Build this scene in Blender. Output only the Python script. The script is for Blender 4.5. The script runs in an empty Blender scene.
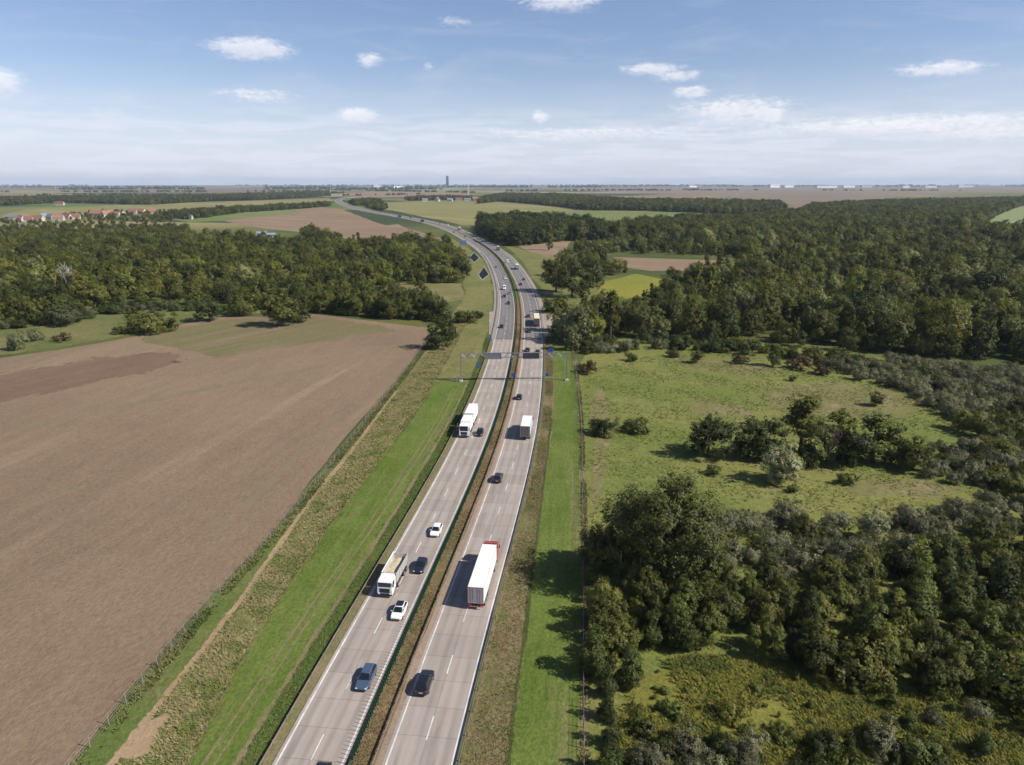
import bpy, bmesh, math, random
import numpy as np
from mathutils import Vector, Matrix

# ------------------------------------------------------------------ camera, sky, sun, exposure
SC = bpy.context.scene
COL = SC.collection
R = math.radians
W, H = 1024, 765
F = 710.0                 # focal length in pixels
HOR = 183.0               # true horizon row
CAMH = 64.0               # the drone's height
PITCH = math.atan((H / 2 - HOR) / F)
cam_d = bpy.data.cameras.new('camera')
cam = bpy.data.objects.new('camera', cam_d)
COL.objects.link(cam)
cam.location = (0, 0, CAMH)
cam.rotation_euler = (math.pi / 2 - PITCH, 0, 0)
cam_d.sensor_width = 36
cam_d.lens = F / W * 36
cam_d.clip_start = 0.5
cam_d.clip_end = 90000
SC.camera = cam

SUN_EL, SUN_ROT = R(42), R(108)      # rotation clockwise from +Y (the view direction)
sun_d = bpy.data.lights.new('sun', 'SUN')
sun_d.energy = 5.0
sun_d.angle = R(0.53)
sun_d.color = (1.0, 0.94, 0.85)
sun = bpy.data.objects.new('sun', sun_d)
COL.objects.link(sun)
to_sun = Vector((math.sin(SUN_ROT) * math.cos(SUN_EL), math.cos(SUN_ROT) * math.cos(SUN_EL), math.sin(SUN_EL)))
sun.rotation_euler = to_sun.to_track_quat('Z', 'Y').to_euler()

SC.view_settings.view_transform = 'Standard'
SC.view_settings.look = 'None'
SC.view_settings.gamma = 1
SC.view_settings.exposure = 0.3
SC.cycles.max_bounces = 5
SC.cycles.diffuse_bounces = 2
SC.cycles.glossy_bounces = 2
SC.cycles.transmission_bounces = 2
SC.cycles.volume_bounces = 0
SC.cycles.transparent_max_bounces = 8
SC.cycles.use_denoising = True


def px_dir(px, py):
    """azimuth and elevation of a direction in the photograph"""
    a, b = (px - W / 2) / F, (py - H / 2) / F
    c, s = math.cos(PITCH), math.sin(PITCH)
    d = Vector((a, c - b * s, -s - b * c)).normalized()
    return math.atan2(d.x, d.y), math.asin(d.z)


def G(px, py, z=0.0):
    """point of the ground under a spot of the survey photograph"""
    a, b = (px - W / 2) / F, (py - H / 2) / F
    c, s = math.cos(PITCH), math.sin(PITCH)
    t = (CAMH - z) / (s + b * c)
    return np.array((a * t, (c - b * s) * t))


def project(x, y, z):
    c, s = math.cos(PITCH), math.sin(PITCH)
    dz = z - CAMH
    zc = y * c - dz * s
    up = y * s + dz * c
    return W / 2 + F * x / zc, H / 2 - F * up / zc, zc


class NT:
    """small helper round a node tree"""
    def __init__(self, tree):
        self.t = tree; self.n = tree.nodes; self.l = tree.links

    def new(self, kind, **kw):
        nd = self.n.new(kind)
        for k, v in kw.items():
            setattr(nd, k, v)
        return nd

    def put(self, sock, v):
        if isinstance(v, bpy.types.NodeSocket):
            self.l.new(v, sock)
        elif v is not None:
            if sock.type == 'RGBA' and len(v) == 3:
                v = (*v, 1)
            sock.default_value = v

    def math(self, op, a, b=None, c=None, clamp=False):
        nd = self.new('ShaderNodeMath', operation=op, use_clamp=clamp)
        for i, v in enumerate((a, b, c)):
            if v is not None:
                self.put(nd.inputs[i], v)
        return nd.outputs[0]

    def mix(self, fac, a, b, mode='MIX'):
        nd = self.new('ShaderNodeMix', data_type='RGBA', blend_type=mode)
        self.put(nd.inputs[0], fac); self.put(nd.inputs[6], a); self.put(nd.inputs[7], b)
        return nd.outputs[2]

    def noise(self, vec, scale, detail=3.0, rough=0.55, dist=0.0):
        nd = self.new('ShaderNodeTexNoise')
        self.put(nd.inputs['Vector'], vec)
        nd.inputs['Scale'].default_value = scale
        nd.inputs['Detail'].default_value = detail
        nd.inputs['Roughness'].default_value = rough
        nd.inputs['Distortion'].default_value = dist
        return nd.outputs['Fac']

    def mapping(self, vec, loc=(0, 0, 0), rot=(0, 0, 0), scale=(1, 1, 1)):
        nd = self.new('ShaderNodeMapping')
        self.put(nd.inputs[0], vec)
        nd.inputs['Location'].default_value = loc
        nd.inputs['Rotation'].default_value = rot
        nd.inputs['Scale'].default_value = scale
        return nd.outputs[0]

    def step(self, v, lo, hi, a=0.0, b=1.0):
        nd = self.new('ShaderNodeMapRange', interpolation_type='SMOOTHSTEP')
        self.put(nd.inputs[0], v)
        nd.inputs[1].default_value = lo; nd.inputs[2].default_value = hi
        nd.inputs[3].default_value = a; nd.inputs[4].default_value = b
        return nd.outputs[0]


world = bpy.data.worlds.new('World')
SC.world = world
world.use_nodes = True
wn = NT(world.node_tree)
bg = world.node_tree.nodes['Background']
sky = wn.new('ShaderNodeTexSky', sky_type='NISHITA')
sky.sun_disc = False
sky.sun_elevation = SUN_EL
sky.sun_rotation = SUN_ROT
sky.altitude = 200
sky.air_density = 1.0
sky.dust_density = 0.7
sky.ozone_density = 2.0
SKY_STRENGTH = 0.092
HAZE = 4.0e-5
bg.inputs[1].default_value = SKY_STRENGTH
tc = wn.new('ShaderNodeTexCoord')
sep = wn.new('ShaderNodeSeparateXYZ')
wn.l.new(tc.outputs['Generated'], sep.inputs[0])
az = wn.math('ARCTAN2', sep.outputs[0], sep.outputs[1])
el = wn.math('ARCSINE', sep.outputs[2])
comb = wn.new('ShaderNodeCombineXYZ')
wn.l.new(az, comb.inputs[0]); wn.l.new(el, comb.inputs[1])
ae = comb.outputs[0]
# clouds: (column, row, half width, half height, amount) in the survey photograph, turned into directions
CLOUDS = [(251, 49, 46, 11, .95), (370, 60, 15, 7, .85), (258, 96, 52, 9, .62), (357, 115, 22, 8, .95), (2, 82, 26, 12, .9),
          (102, 111, 26, 6, .5), (455, 22, 26, 7, .5), (428, 66, 7, 5, .6), (562, 2, 46, 10, .8), (652, 69, 36, 6, .85),
          (676, 76, 30, 6, .8), (691, 92, 20, 7, .85), (540, 117, 10, 7, .85), (735, 110, 70, 14, .8), (772, 115, 13, 9, 1.0),
          (943, 69, 50, 7, .9), (890, 126, 190, 10, .82), (600, 134, 170, 9, .62), (135, 98, 30, 4, .4), (985, 133, 90, 9, .75)]
mask = None; upper = None; total = None
soft = wn.noise(wn.mapping(ae, scale=(1, 2.6, 1)), 55, 6, .62, .6)
fine = wn.noise(wn.mapping(ae, loc=(3, 1, 0), scale=(1, 2.2, 1)), 110, 4, .55, .5)
for (cx, cy, rx, ry, amt) in CLOUDS:
    a0, e0 = px_dir(cx, cy)
    sx, sy = rx / F * math.cos(a0) ** 2, ry / F
    u = wn.math('MULTIPLY_ADD', az, 1 / sx, -a0 / sx)
    v = wn.math('MULTIPLY_ADD', el, 1 / sy, -e0 / sy)
    u2 = wn.math('MULTIPLY', u, u)
    d2 = wn.math('MULTIPLY_ADD', v, v, u2)
    g = wn.math('MULTIPLY', wn.math('EXPONENT', wn.math('MULTIPLY', d2, -1.0)), amt)
    up = wn.math('MULTIPLY', g, wn.step(v, -.75, .55))
    upper = up if upper is None else wn.math('ADD', upper, up)
    total = g if total is None else wn.math('ADD', total, g)
    mask = g if mask is None else wn.math('MAXIMUM', mask, g)
lump = wn.math('ADD', wn.math('MULTIPLY_ADD', soft, 1.5, -0.75), wn.math('MULTIPLY_ADD', fine, .7, -0.35))
cl = wn.math('ADD', mask, wn.math('MULTIPLY', lump, wn.math('MULTIPLY_ADD', mask, .5, .35)))
cl = wn.step(cl, .26, .85)
cl = wn.math('MULTIPLY', cl, wn.step(mask, .03, .4))
# the long pale sheets of cloud low over the horizon
streak = wn.noise(wn.mapping(ae, loc=(7, 2, 0), scale=(1, 9, 1)), 9, 6, .6, .4)
low = wn.math('MULTIPLY', wn.step(el, R(6.2), R(3.4)), wn.step(streak, .42, .6))
low = wn.math('MULTIPLY', low, .42)
veil = wn.math('MULTIPLY', wn.step(el, R(9), R(0.2)), .6)
cirrus = wn.noise(wn.mapping(ae, loc=(1, 5, 0), rot=(0, 0, .05), scale=(1, 5, 1)), 5, 7, .62, 1.2)
cirrus = wn.math('MULTIPLY', wn.step(cirrus, .45, .8), .28)
c0 = wn.mix(1.0, sky.outputs[0], (1.03, .99, 1.11), 'MULTIPLY')
c1 = wn.mix(wn.math('MULTIPLY', cirrus, wn.step(el, R(22), R(8))), c0, (6.2, 6.5, 7.2))
c1 = wn.mix(1.0, c1, wn.step(el, R(15), R(55), 1.0, .62), 'MULTIPLY')
c2 = wn.mix(veil, c1, (7.0, 7.6, 9.3))
c3 = wn.mix(low, c2, (7.9, 7.9, 8.9))
lit = wn.math('DIVIDE', upper, wn.math('ADD', total, .001))
lit = wn.math('ADD', wn.math('MULTIPLY', lit, .75), wn.math('MULTIPLY', wn.step(fine, .3, .75), .3), None, True)
white = wn.mix(lit, (7.0, 7.1, 8.0), (10.2, 9.9, 9.9))
c4 = wn.mix(wn.math('MULTIPLY', cl, .62), c3, white)
wn.l.new(c4, bg.inputs[0])

# ------------------------------------------------------------------ materials
MATS = {}


def new_mat(name):
    m = bpy.data.materials.new(name)
    m.use_nodes = True
    t = NT(m.node_tree)
    b = m.node_tree.nodes['Principled BSDF']
    MATS[name] = m
    return m, t, b


def plain(name, col, rough=.5, metal=0.0, spec=.5, vary=.0, scale=3.0, coat=0.0):
    if name in MATS:
        return MATS[name]
    m, t, b = new_mat(name)
    b.inputs['Roughness'].default_value = rough
    b.inputs['Metallic'].default_value = metal
    b.inputs['Specular IOR Level'].default_value = spec
    b.inputs['Coat Weight'].default_value = coat
    if vary:
        tcn = t.new('ShaderNodeTexCoord')
        n = t.noise(tcn.outputs['Object'], scale, 5, .6)
        v = t.step(n, .3, .7, 1 - vary, 1 + vary * .5)
        c = t.mix(1.0, col, v, 'MULTIPLY')
        t.l.new(c, b.inputs['Base Color'])
    else:
        b.inputs['Base Color'].default_value = (*col, 1)
    return m


def land(name, ca, cb, cc=None, big=.02, mid=.15, fine=1.6, rot=0.0, stretch=(1, 1), third=(.55, .7), grain=.35, bump=.3,
         rows=0.0, row_amt=.0, detail_c=None, fade=0.0):
    """ground cover: two colours in large drifts, a third in streaks along one direction, grain and a bump"""
    m, t, b = new_mat(name)
    geo = t.new('ShaderNodeNewGeometry')
    p = geo.outputs['Position']
    pr = t.mapping(t.mapping(p, rot=(0, 0, rot)), scale=(stretch[0], stretch[1], 1))
    n1 = t.noise(p, big, 5, .6, .4)
    col = t.mix(t.step(n1, .35, .65), ca, cb)
    n2 = t.noise(pr, mid, 5, .65, .3)
    if cc is not None:
        col = t.mix(t.step(n2, *third), col, cc)
    n3 = t.noise(p, fine, 4, .7)
    n4 = t.noise(pr, mid * 4, 4, .7)
    n7 = t.noise(p, fine * .28, 4, .65)
    g = t.math('ADD', t.math('MULTIPLY_ADD', n3, grain * 3.0, 1 - grain * 1.5), t.math('MULTIPLY_ADD', n4, grain * 1.6, -grain * .8))
    g = t.math('ADD', g, t.math('MULTIPLY_ADD', n7, grain * 1.4, -grain * .7))
    if row_amt:
        wv = t.new('ShaderNodeTexWave', wave_type='BANDS', bands_direction='Y')
        t.put(wv.inputs['Vector'], t.mapping(p, rot=(0, 0, rot)))
        wv.inputs['Scale'].default_value = rows
        wv.inputs['Distortion'].default_value = 1.5
        wv.inputs['Detail'].default_value = 2
        wv.inputs['Detail Scale'].default_value = .4
        g = t.math('ADD', g, t.math('MULTIPLY_ADD', wv.outputs['Fac'], row_amt, -row_amt / 2))
    col = t.mix(1.0, col, g, 'MULTIPLY')
    if detail_c is not None:
        n5 = t.noise(p, fine * 1.8, 3, .6)
        col = t.mix(t.step(n5, .62, .72), col, detail_c)
    t.l.new(col, b.inputs['Base Color'])
    b.inputs['Roughness'].default_value = .95
    b.inputs['Specular IOR Level'].default_value = .1
    if bump:
        bp = t.new('ShaderNodeBump')
        bp.inputs['Strength'].default_value = bump
        bp.inputs['Distance'].default_value = .5
        t.l.new(n3, bp.inputs['Height'])
        t.l.new(bp.outputs[0], b.inputs['Normal'])
    if fade:
        # a ragged margin: the cover thins out in patches towards its edge
        at = t.new('ShaderNodeAttribute'); at.attribute_name = 'edge'
        n6 = t.noise(p, fade, 8, .75, .4)
        k = t.math('ADD', at.outputs['Fac'], t.math('MULTIPLY_ADD', n6, 2.6, -1.3))
        tr = t.new('ShaderNodeBsdfTransparent')
        mx = t.new('ShaderNodeMixShader')
        t.l.new(t.step(k, .48, .52), mx.inputs[0]); t.l.new(tr.outputs[0], mx.inputs[1]); t.l.new(b.outputs[0], mx.inputs[2])
        out = [x for x in m.node_tree.nodes if x.type == 'OUTPUT_MATERIAL'][0]
        t.l.new(mx.outputs[0], out.inputs[0])
    return m


def leaf_mat(name, ca, cb, trans=.25, dry=None):
    """foliage: colour differs from plant to plant and from spray to spray"""
    m, t, b = new_mat(name)
    oi = t.new('ShaderNodeObjectInfo')
    tcn = t.new('ShaderNodeTexCoord')
    col = t.mix(oi.outputs['Random'], ca, cb)
    n = t.noise(tcn.outputs['Object'], .9, 3, .6)
    v = t.step(n, .3, .7, .72, 1.32)
    r2 = t.math('FRACT', t.math('MULTIPLY', oi.outputs['Random'], 17.3))
    v = t.math('MULTIPLY', v, t.math('MULTIPLY_ADD', r2, .95, .58))
    col = t.mix(1.0, col, v, 'MULTIPLY')
    if dry is not None:
        n2 = t.noise(tcn.outputs['Object'], .35, 2, .5)
        r3 = t.math('FRACT', t.math('MULTIPLY', oi.outputs['Random'], 41.7))
        f = t.math('MULTIPLY', t.step(n2, .5, .7), t.step(r3, .55, .95))
        col = t.mix(t.math('MULTIPLY', f, .75), col, dry)
    t.l.new(col, b.inputs['Base Color'])
    b.inputs['Roughness'].default_value = .55
    b.inputs['Specular IOR Level'].default_value = .25
    tr = t.new('ShaderNodeBsdfTranslucent')
    t.l.new(t.mix(1.0, col, (1.3, 1.5, .7), 'MULTIPLY'), tr.inputs[0])
    mx = t.new('ShaderNodeMixShader')
    mx.inputs[0].default_value = trans
    t.l.new(b.outputs[0], mx.inputs[1]); t.l.new(tr.outputs[0], mx.inputs[2])
    out = [x for x in m.node_tree.nodes if x.type == 'OUTPUT_MATERIAL'][0]
    t.l.new(mx.outputs[0], out.inputs[0])
    return m


# ------------------------------------------------------------------ mesh helpers
class MB:
    """collects shapes into one mesh"""
    def __init__(self):
        self.bm = bmesh.new()

    def box(self, c, s, bevel=0.0, rot=None, taper=None):
        r = bmesh.ops.create_cube(self.bm, size=1.0)
        vs = r['verts']
        for v in vs:
            top = v.co.z > 0
            v.co = Vector((v.co.x * s[0], v.co.y * s[1], v.co.z * s[2]))
            if taper and top:
                v.co.x *= taper[0]; v.co.y *= taper[1]
        if bevel:
            es = list({e for v in vs for e in v.link_edges})
            rb = bmesh.ops.bevel(self.bm, geom=es, offset=bevel, segments=2, affect='EDGES', profile=.5)
            vs = list({v for f in rb['faces'] for v in f.verts} | {v for v in vs if v.is_valid})
        M = Matrix.Translation(Vector(c)) @ (rot.to_4x4() if rot else Matrix())
        bmesh.ops.transform(self.bm, matrix=M, verts=[v for v in vs if v.is_valid])
        return self

    def poly(self, pts):
        vs = [self.bm.verts.new(p) for p in pts]
        self.bm.faces.new(vs)
        return self

    def prism(self, pts, ext):
        """closed outline swept along ext"""
        e = Vector(ext)
        a = [self.bm.verts.new(p) for p in pts]
        b = [self.bm.verts.new(Vector(p) + e) for p in pts]
        n = len(pts)
        self.bm.faces.new(a[::-1]); self.bm.faces.new(b)
        for i in range(n):
            self.bm.faces.new((a[i], a[(i + 1) % n], b[(i + 1) % n], b[i]))
        return self

    def loft(self, rings, cap=True):
        vs = [[self.bm.verts.new(p) for p in r] for r in rings]
        n = len(rings[0])
        for a, b in zip(vs, vs[1:]):
            for i in range(n):
                self.bm.faces.new((a[i], a[(i + 1) % n], b[(i + 1) % n], b[i]))
        if cap:
            self.bm.faces.new(vs[0][::-1]); self.bm.faces.new(vs[-1])
        return self

    def tube(self, pts, r, n=6):
        pts = [Vector(p) for p in pts]
        rs = r if isinstance(r, (list, tuple)) else [r] * len(pts)
        rings = []
        for i, p in enumerate(pts):
            d = (pts[min(i + 1, len(pts) - 1)] - pts[max(i - 1, 0)]).normalized()
            u = d.orthogonal().normalized() if abs(d.z) > .95 else d.cross(Vector((0, 0, 1))).normalized()
            w = d.cross(u)
            rings.append([p + (u * math.cos(k * 2 * math.pi / n) + w * math.sin(k * 2 * math.pi / n)) * rs[i] for k in range(n)])
        return self.loft(rings)

    def cyl(self, c, axis, r, h, n=16):
        a = Vector(axis).normalized()
        c = Vector(c)
        return self.tube([c - a * h / 2, c + a * h / 2], r, n)

    def mesh(self, name, mat, smooth=False):
        bmesh.ops.recalc_face_normals(self.bm, faces=self.bm.faces)
        me = bpy.data.meshes.new(name)
        self.bm.to_mesh(me); self.bm.free()
        for mt in (mat if isinstance(mat, (list, tuple)) else [mat]):
            me.materials.append(mt)
        if smooth:
            for p in me.polygons:
                p.use_smooth = True
        return me

    def build(self, name, mat, parent=None, smooth=False):
        return link(name, self.mesh(name, mat, smooth), parent)


def link(name, me, parent=None):
    o = bpy.data.objects.new(name, me)
    COL.objects.link(o)
    if parent is not None:
        o.parent = parent
    return o


def np_mesh(name, verts, faces, mat, uv=None, smooth=False, edge=None):
    """mesh from arrays: faces all of one size"""
    verts = np.asarray(verts, dtype=np.float32); faces = np.asarray(faces, dtype=np.int32)
    me = bpy.data.meshes.new(name)
    nf, k = faces.shape
    me.vertices.add(len(verts)); me.vertices.foreach_set('co', verts.ravel())
    me.loops.add(nf * k); me.loops.foreach_set('vertex_index', faces.ravel())
    me.polygons.add(nf)
    me.polygons.foreach_set('loop_start', np.arange(0, nf * k, k, dtype=np.int32))
    me.polygons.foreach_set('loop_total', np.full(nf, k, dtype=np.int32))
    if smooth:
        me.polygons.foreach_set('use_smooth', np.ones(nf, dtype=bool))
    me.update(calc_edges=True)
    if uv is not None:
        l = me.uv_layers.new(name='UVMap')
        l.data.foreach_set('uv', np.asarray(uv, dtype=np.float32)[faces.ravel()].ravel())
    if edge is not None:
        me.attributes.new('edge', 'FLOAT', 'POINT').data.foreach_set('value', np.asarray(edge, dtype=np.float32))
    me.materials.append(mat)
    return me


def tag(o, label=None, cat=None, group=None, kind=None):
    if label: o['label'] = label
    if cat: o['category'] = cat
    if group: o['group'] = group
    if kind: o['kind'] = kind
    return o


def empty(name, loc=(0, 0, 0), rz=0.0):
    o = bpy.data.objects.new(name, None)
    COL.objects.link(o)
    o.location = loc
    o.rotation_euler = (0, 0, rz)
    o.empty_display_size = .3
    return o


def copy_tree(o, parent=None):
    c = o.copy()
    COL.objects.link(c)
    if parent is not None:
        c.parent = parent
    for ch in o.children:
        copy_tree(ch, c)
    return c


rng = np.random.default_rng(11)
random.seed(5)


def wobble(n, amp, cell):
    """smooth random line of n samples"""
    k = max(2, int(n / cell) + 2)
    c = rng.uniform(-1, 1, k)
    x = np.linspace(0, k - 1.001, n)
    i = x.astype(int); f = x - i; f = f * f * (3 - 2 * f)
    return amp * (c[i] * (1 - f) + c[i + 1] * f)

# ------------------------------------------------------------------ the motorway's line
MED = [(363, 765), (404, 660), (430, 601), (461, 530), (477, 490), (493, 450), (502, 422), (508, 400), (512.5, 380), (516, 360), (518.4, 343),
       (519.6, 325), (519.3, 308), (517.5, 296), (513.8, 284), (508, 272), (500.5, 260), (490, 250), (475, 240.5), (458, 231.5),
       (443, 226), (428, 222), (412, 218.6), (388, 214.5), (368, 211), (351, 207), (341, 203.2), (338, 200.6), (342, 198.4), (352, 196.5)]
mp = np.array([G(*p) for p in MED])
d0 = mp[0] - mp[1]; d0 /= np.hypot(*d0)
mp = np.vstack([mp[0] + d0 * 170, mp[0] + d0 * 80, mp])


def catmull(P, step=4.0):
    out = []
    for i in range(len(P) - 1):
        p0, p1, p2, p3 = P[max(i - 1, 0)], P[i], P[i + 1], P[min(i + 2, len(P) - 1)]
        L = np.hypot(*(p2 - p1)); n = max(2, int(L / step))
        # centripetal-like tangents scaled to the span
        m1 = (p2 - p0) / max(np.hypot(*(p2 - p0)), 1e-6) * L
        m2 = (p3 - p1) / max(np.hypot(*(p3 - p1)), 1e-6) * L
        for k in range(n):
            t = k / n
            h = (2*t**3-3*t**2+1, t**3-2*t**2+t, -2*t**3+3*t**2, t**3-t**2)
            out.append(h[0]*p1 + h[1]*m1 + h[2]*p2 + h[3]*m2)
    out.append(P[-1])
    return np.array(out)


def resample(P, step):
    s = np.concatenate([[0], np.cumsum(np.hypot(*np.diff(P, axis=0).T))])
    q = np.arange(0, s[-1], step)
    return np.stack([np.interp(q, s, P[:, 0]), np.interp(q, s, P[:, 1])], 1)


STEP = 4.0
rp = resample(catmull(mp), STEP)


def gsmooth(P, sig):
    """gaussian smoothing, the width in samples growing along the line"""
    n = len(P); out = np.empty_like(P); idx = np.arange(n)
    for i in range(n):
        w = np.exp(-.5 * ((idx - i) / sig[i]) ** 2); w /= w.sum()
        k = min(i, n - 1 - i, int(3 * sig[i]))
        sel = slice(i - k, i + k + 1)
        ww = w[sel] / w[sel].sum()
        out[i] = (P[sel] * ww[:, None]).sum(0)
    return out


sg = np.interp(rp[:, 1], [0, 150, 600, 1200, 3500], [6, 6, 7, 14, 25])
rp = resample(gsmooth(rp, sg), STEP)
rt = np.gradient(rp, axis=0); rt /= np.hypot(*rt.T)[:, None]
rn = np.stack([rt[:, 1], -rt[:, 0]], 1)            # to the right of the driving direction away from the camera
rs = np.arange(len(rp)) * STEP
S_END = rs[-1]


def road(s, off=0.0):
    x = np.interp(s, rs, rp[:, 0]) + np.interp(s, rs, rn[:, 0]) * off
    y = np.interp(s, rs, rp[:, 1]) + np.interp(s, rs, rn[:, 1]) * off
    return x, y


def road_dir(s):
    return np.interp(s, rs, rt[:, 0]), np.interp(s, rs, rt[:, 1])


def locate(x, y):
    """station along the road and offset from its middle"""
    d = (rp[:, 0] - x) ** 2 + (rp[:, 1] - y) ** 2
    i = int(np.argmin(d))
    e = np.array((x, y)) - rp[i]
    return rs[i] + float(e @ rt[i]), float(e @ rn[i])


def s_at_y(y):
    return float(np.interp(y, rp[:, 1], rs))


S0 = 0.0
S_GANTRY = s_at_y(G(512, 381)[1])
S_ASPH = s_at_y(G(518, 339)[1])


def strip_mesh(name, mat, o0, o1, s0, s1, z, j0=0.0, j1=0.0, cell=1.5, step=None, uv=True, fade=0.0):
    step = step or STEP
    s = np.arange(s0, s1 + step * .5, step)
    a = (o0(s) if callable(o0) else np.full(len(s), float(o0))) + (wobble(len(s), j0, cell) + wobble(len(s), j0 * .5, .8 * cell) if j0 else 0)
    b = (o1(s) if callable(o1) else np.full(len(s), float(o1))) + (wobble(len(s), j1, cell) + wobble(len(s), j1 * .5, .8 * cell) if j1 else 0)
    V, U, E = [], [], []
    wd = float(np.mean(np.abs(b - a))); f = min(.45, fade / wd) if fade else 0
    cuts = [0, f, 1 - f, 1] if fade else [0, 1]
    cross = len(cuts) - 1
    for k, q in enumerate(cuts):
        E.append(np.full(len(s), 0.0 if fade and k in (0, cross) else 1.0))
        o = a + (b - a) * q
        x, y = road(s, 0)
        nx = np.interp(s, rs, rn[:, 0]); ny = np.interp(s, rs, rn[:, 1])
        V.append(np.stack([x + nx * o, y + ny * o, np.full(len(s), z)], 1)); U.append(np.stack([o, s], 1))
    n = len(s); V = np.concatenate(V); U = np.concatenate(U)
    fs = []
    for k in range(cross):
        i = np.arange(n - 1) + k * n
        fs.append(np.stack([i, i + n, i + n + 1, i + 1], 1)[:, ::-1])
    return np_mesh(name, V, np.concatenate(fs), mat, U, edge=np.concatenate(E))


def strip(name, mat, *a, **k):
    return tag(link(name, strip_mesh(name, mat, *a, **k)), kind='structure')


def densify(P, step):
    out = []
    for a, b in zip(P, np.roll(P, -1, axis=0)):
        n = max(1, int(np.hypot(*(b - a)) / step))
        for k in range(n):
            out.append(a + (b - a) * k / n)
    return np.array(out)


def sheet(name, mat, poly, z, jit=1.0, step=6.0, worldpts=False, kind='structure', fade=0.0):
    P = np.array(poly, float) if worldpts else np.array([G(*p) for p in poly])
    D = densify(P, step)
    n = len(D)
    t = np.roll(D, -1, 0) - np.roll(D, 1, 0); t /= np.maximum(np.hypot(*t.T), 1e-6)[:, None]
    w = wobble(n, jit, 6) + wobble(n, jit * .5, 2)
    D = D + np.stack([t[:, 1], -t[:, 0]], 1) * w[:, None]
    from mathutils.geometry import tessellate_polygon
    tri = tessellate_polygon([[Vector((p[0], p[1], 0)) for p in D]])
    E = np.ones(n)
    T = np.array(tri)
    if fade:
        area2 = np.sum(D[:, 0] * np.roll(D[:, 1], -1) - np.roll(D[:, 0], -1) * D[:, 1])
        t = np.roll(D, -2, 0) - np.roll(D, 2, 0); t /= np.maximum(np.hypot(*t.T), 1e-6)[:, None]
        inn = np.stack([-t[:, 1], t[:, 0]], 1) * (1 if area2 > 0 else -1)
        I = D + inn * fade
        for _ in range(3):
            I = (np.roll(I, 1, 0) + 2 * I + np.roll(I, -1, 0)) / 4
        T = np.array(tessellate_polygon([[Vector((p[0], p[1], 0)) for p in I]])) + n
        i = np.arange(n); j = (i + 1) % n
        T = np.concatenate([T, np.stack([i, j, j + n], 1), np.stack([i, j + n, i + n], 1)])
        D = np.concatenate([D, I]); E = np.concatenate([np.zeros(n), np.ones(n)])
    V = np.concatenate([D, np.full((len(D), 1), z)], 1)
    a, b, c = V[T[:, 0]], V[T[:, 1]], V[T[:, 2]]
    cr = (b[:, 0]-a[:, 0])*(c[:, 1]-a[:, 1]) - (b[:, 1]-a[:, 1])*(c[:, 0]-a[:, 0])
    T[cr < 0] = T[cr < 0][:, ::-1]
    me = np_mesh(name, V, T, mat, edge=E)
    return tag(link(name, me), kind=kind)


# ------------------------------------------------------------------ the ground, one sheet out to the horizon
def ground_material():
    m, t, b = new_mat('open_country')
    geo = t.new('ShaderNodeNewGeometry'); p = geo.outputs['Position']
    ln = t.new('ShaderNodeVectorMath', operation='LENGTH'); t.l.new(p, ln.inputs[0])
    n1 = t.noise(p, .012, 5, .6); n2 = t.noise(p, .09, 5, .65); n3 = t.noise(p, 1.1, 4, .7)
    near = t.mix(t.step(n1, .35, .65), (.062, .085, .024), (.12, .125, .04))
    near = t.mix(t.step(n2, .5, .72), near, (.05, .07, .02))
    # far off: a patchwork of fields
    wob = t.new('ShaderNodeVectorMath', operation='ADD')
    vo = t.new('ShaderNodeTexVoronoi', feature='F1', distance='CHEBYCHEV')
    t.put(vo.inputs['Vector'], t.mapping(p, rot=(0, 0, .35), scale=(1 / 900, 1 / 620, 1)))
    vo.inputs['Scale'].default_value = 1.0
    sp = t.new('ShaderNodeSeparateColor'); t.l.new(vo.outputs['Color'], sp.inputs[0])
    rp_ = t.new('ShaderNodeValToRGB'); rp_.color_ramp.interpolation = 'CONSTANT'
    cols = [(0, (.15, .15, .055)), (.16, (.20, .14, .095)), (.34, (.055, .075, .03)), (.46, (.23, .20, .09)), (.6, (.10, .14, .04)),
            (.72, (.17, .12, .085)), (.84, (.05, .065, .028)), (.92, (.26, .23, .13))]
    e = rp_.color_ramp.elements
    e[0].position = cols[0][0]; e[0].color = (*cols[0][1], 1)
    e[1].position = cols[1][0]; e[1].color = (*cols[1][1], 1)
    for q, c in cols[2:]:
        x = e.new(q); x.color = (*c, 1)
    t.l.new(sp.outputs[0], rp_.inputs[0])
    n4 = t.noise(t.mapping(p, scale=(1 / 300, 1 / 900, 1)), 1.0, 5, .6)
    far = t.mix(1.0, rp_.outputs[0], t.math('MULTIPLY_ADD', n4, .6, .7), 'MULTIPLY')
    col = t.mix(t.step(ln.outputs['Value'], 1000, 1300), near, far)
    col = t.mix(1.0, col, t.math('MULTIPLY_ADD', n3, .7, .65), 'MULTIPLY')
    t.l.new(col, b.inputs['Base Color'])
    b.inputs['Roughness'].default_value = .95; b.inputs['Specular IOR Level'].default_value = .1
    bp = t.new('ShaderNodeBump'); bp.inputs['Strength'].default_value = .25; bp.inputs['Distance'].default_value = .4
    t.l.new(n3, bp.inputs['Height']); t.l.new(bp.outputs[0], b.inputs['Normal'])
    return m


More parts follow.
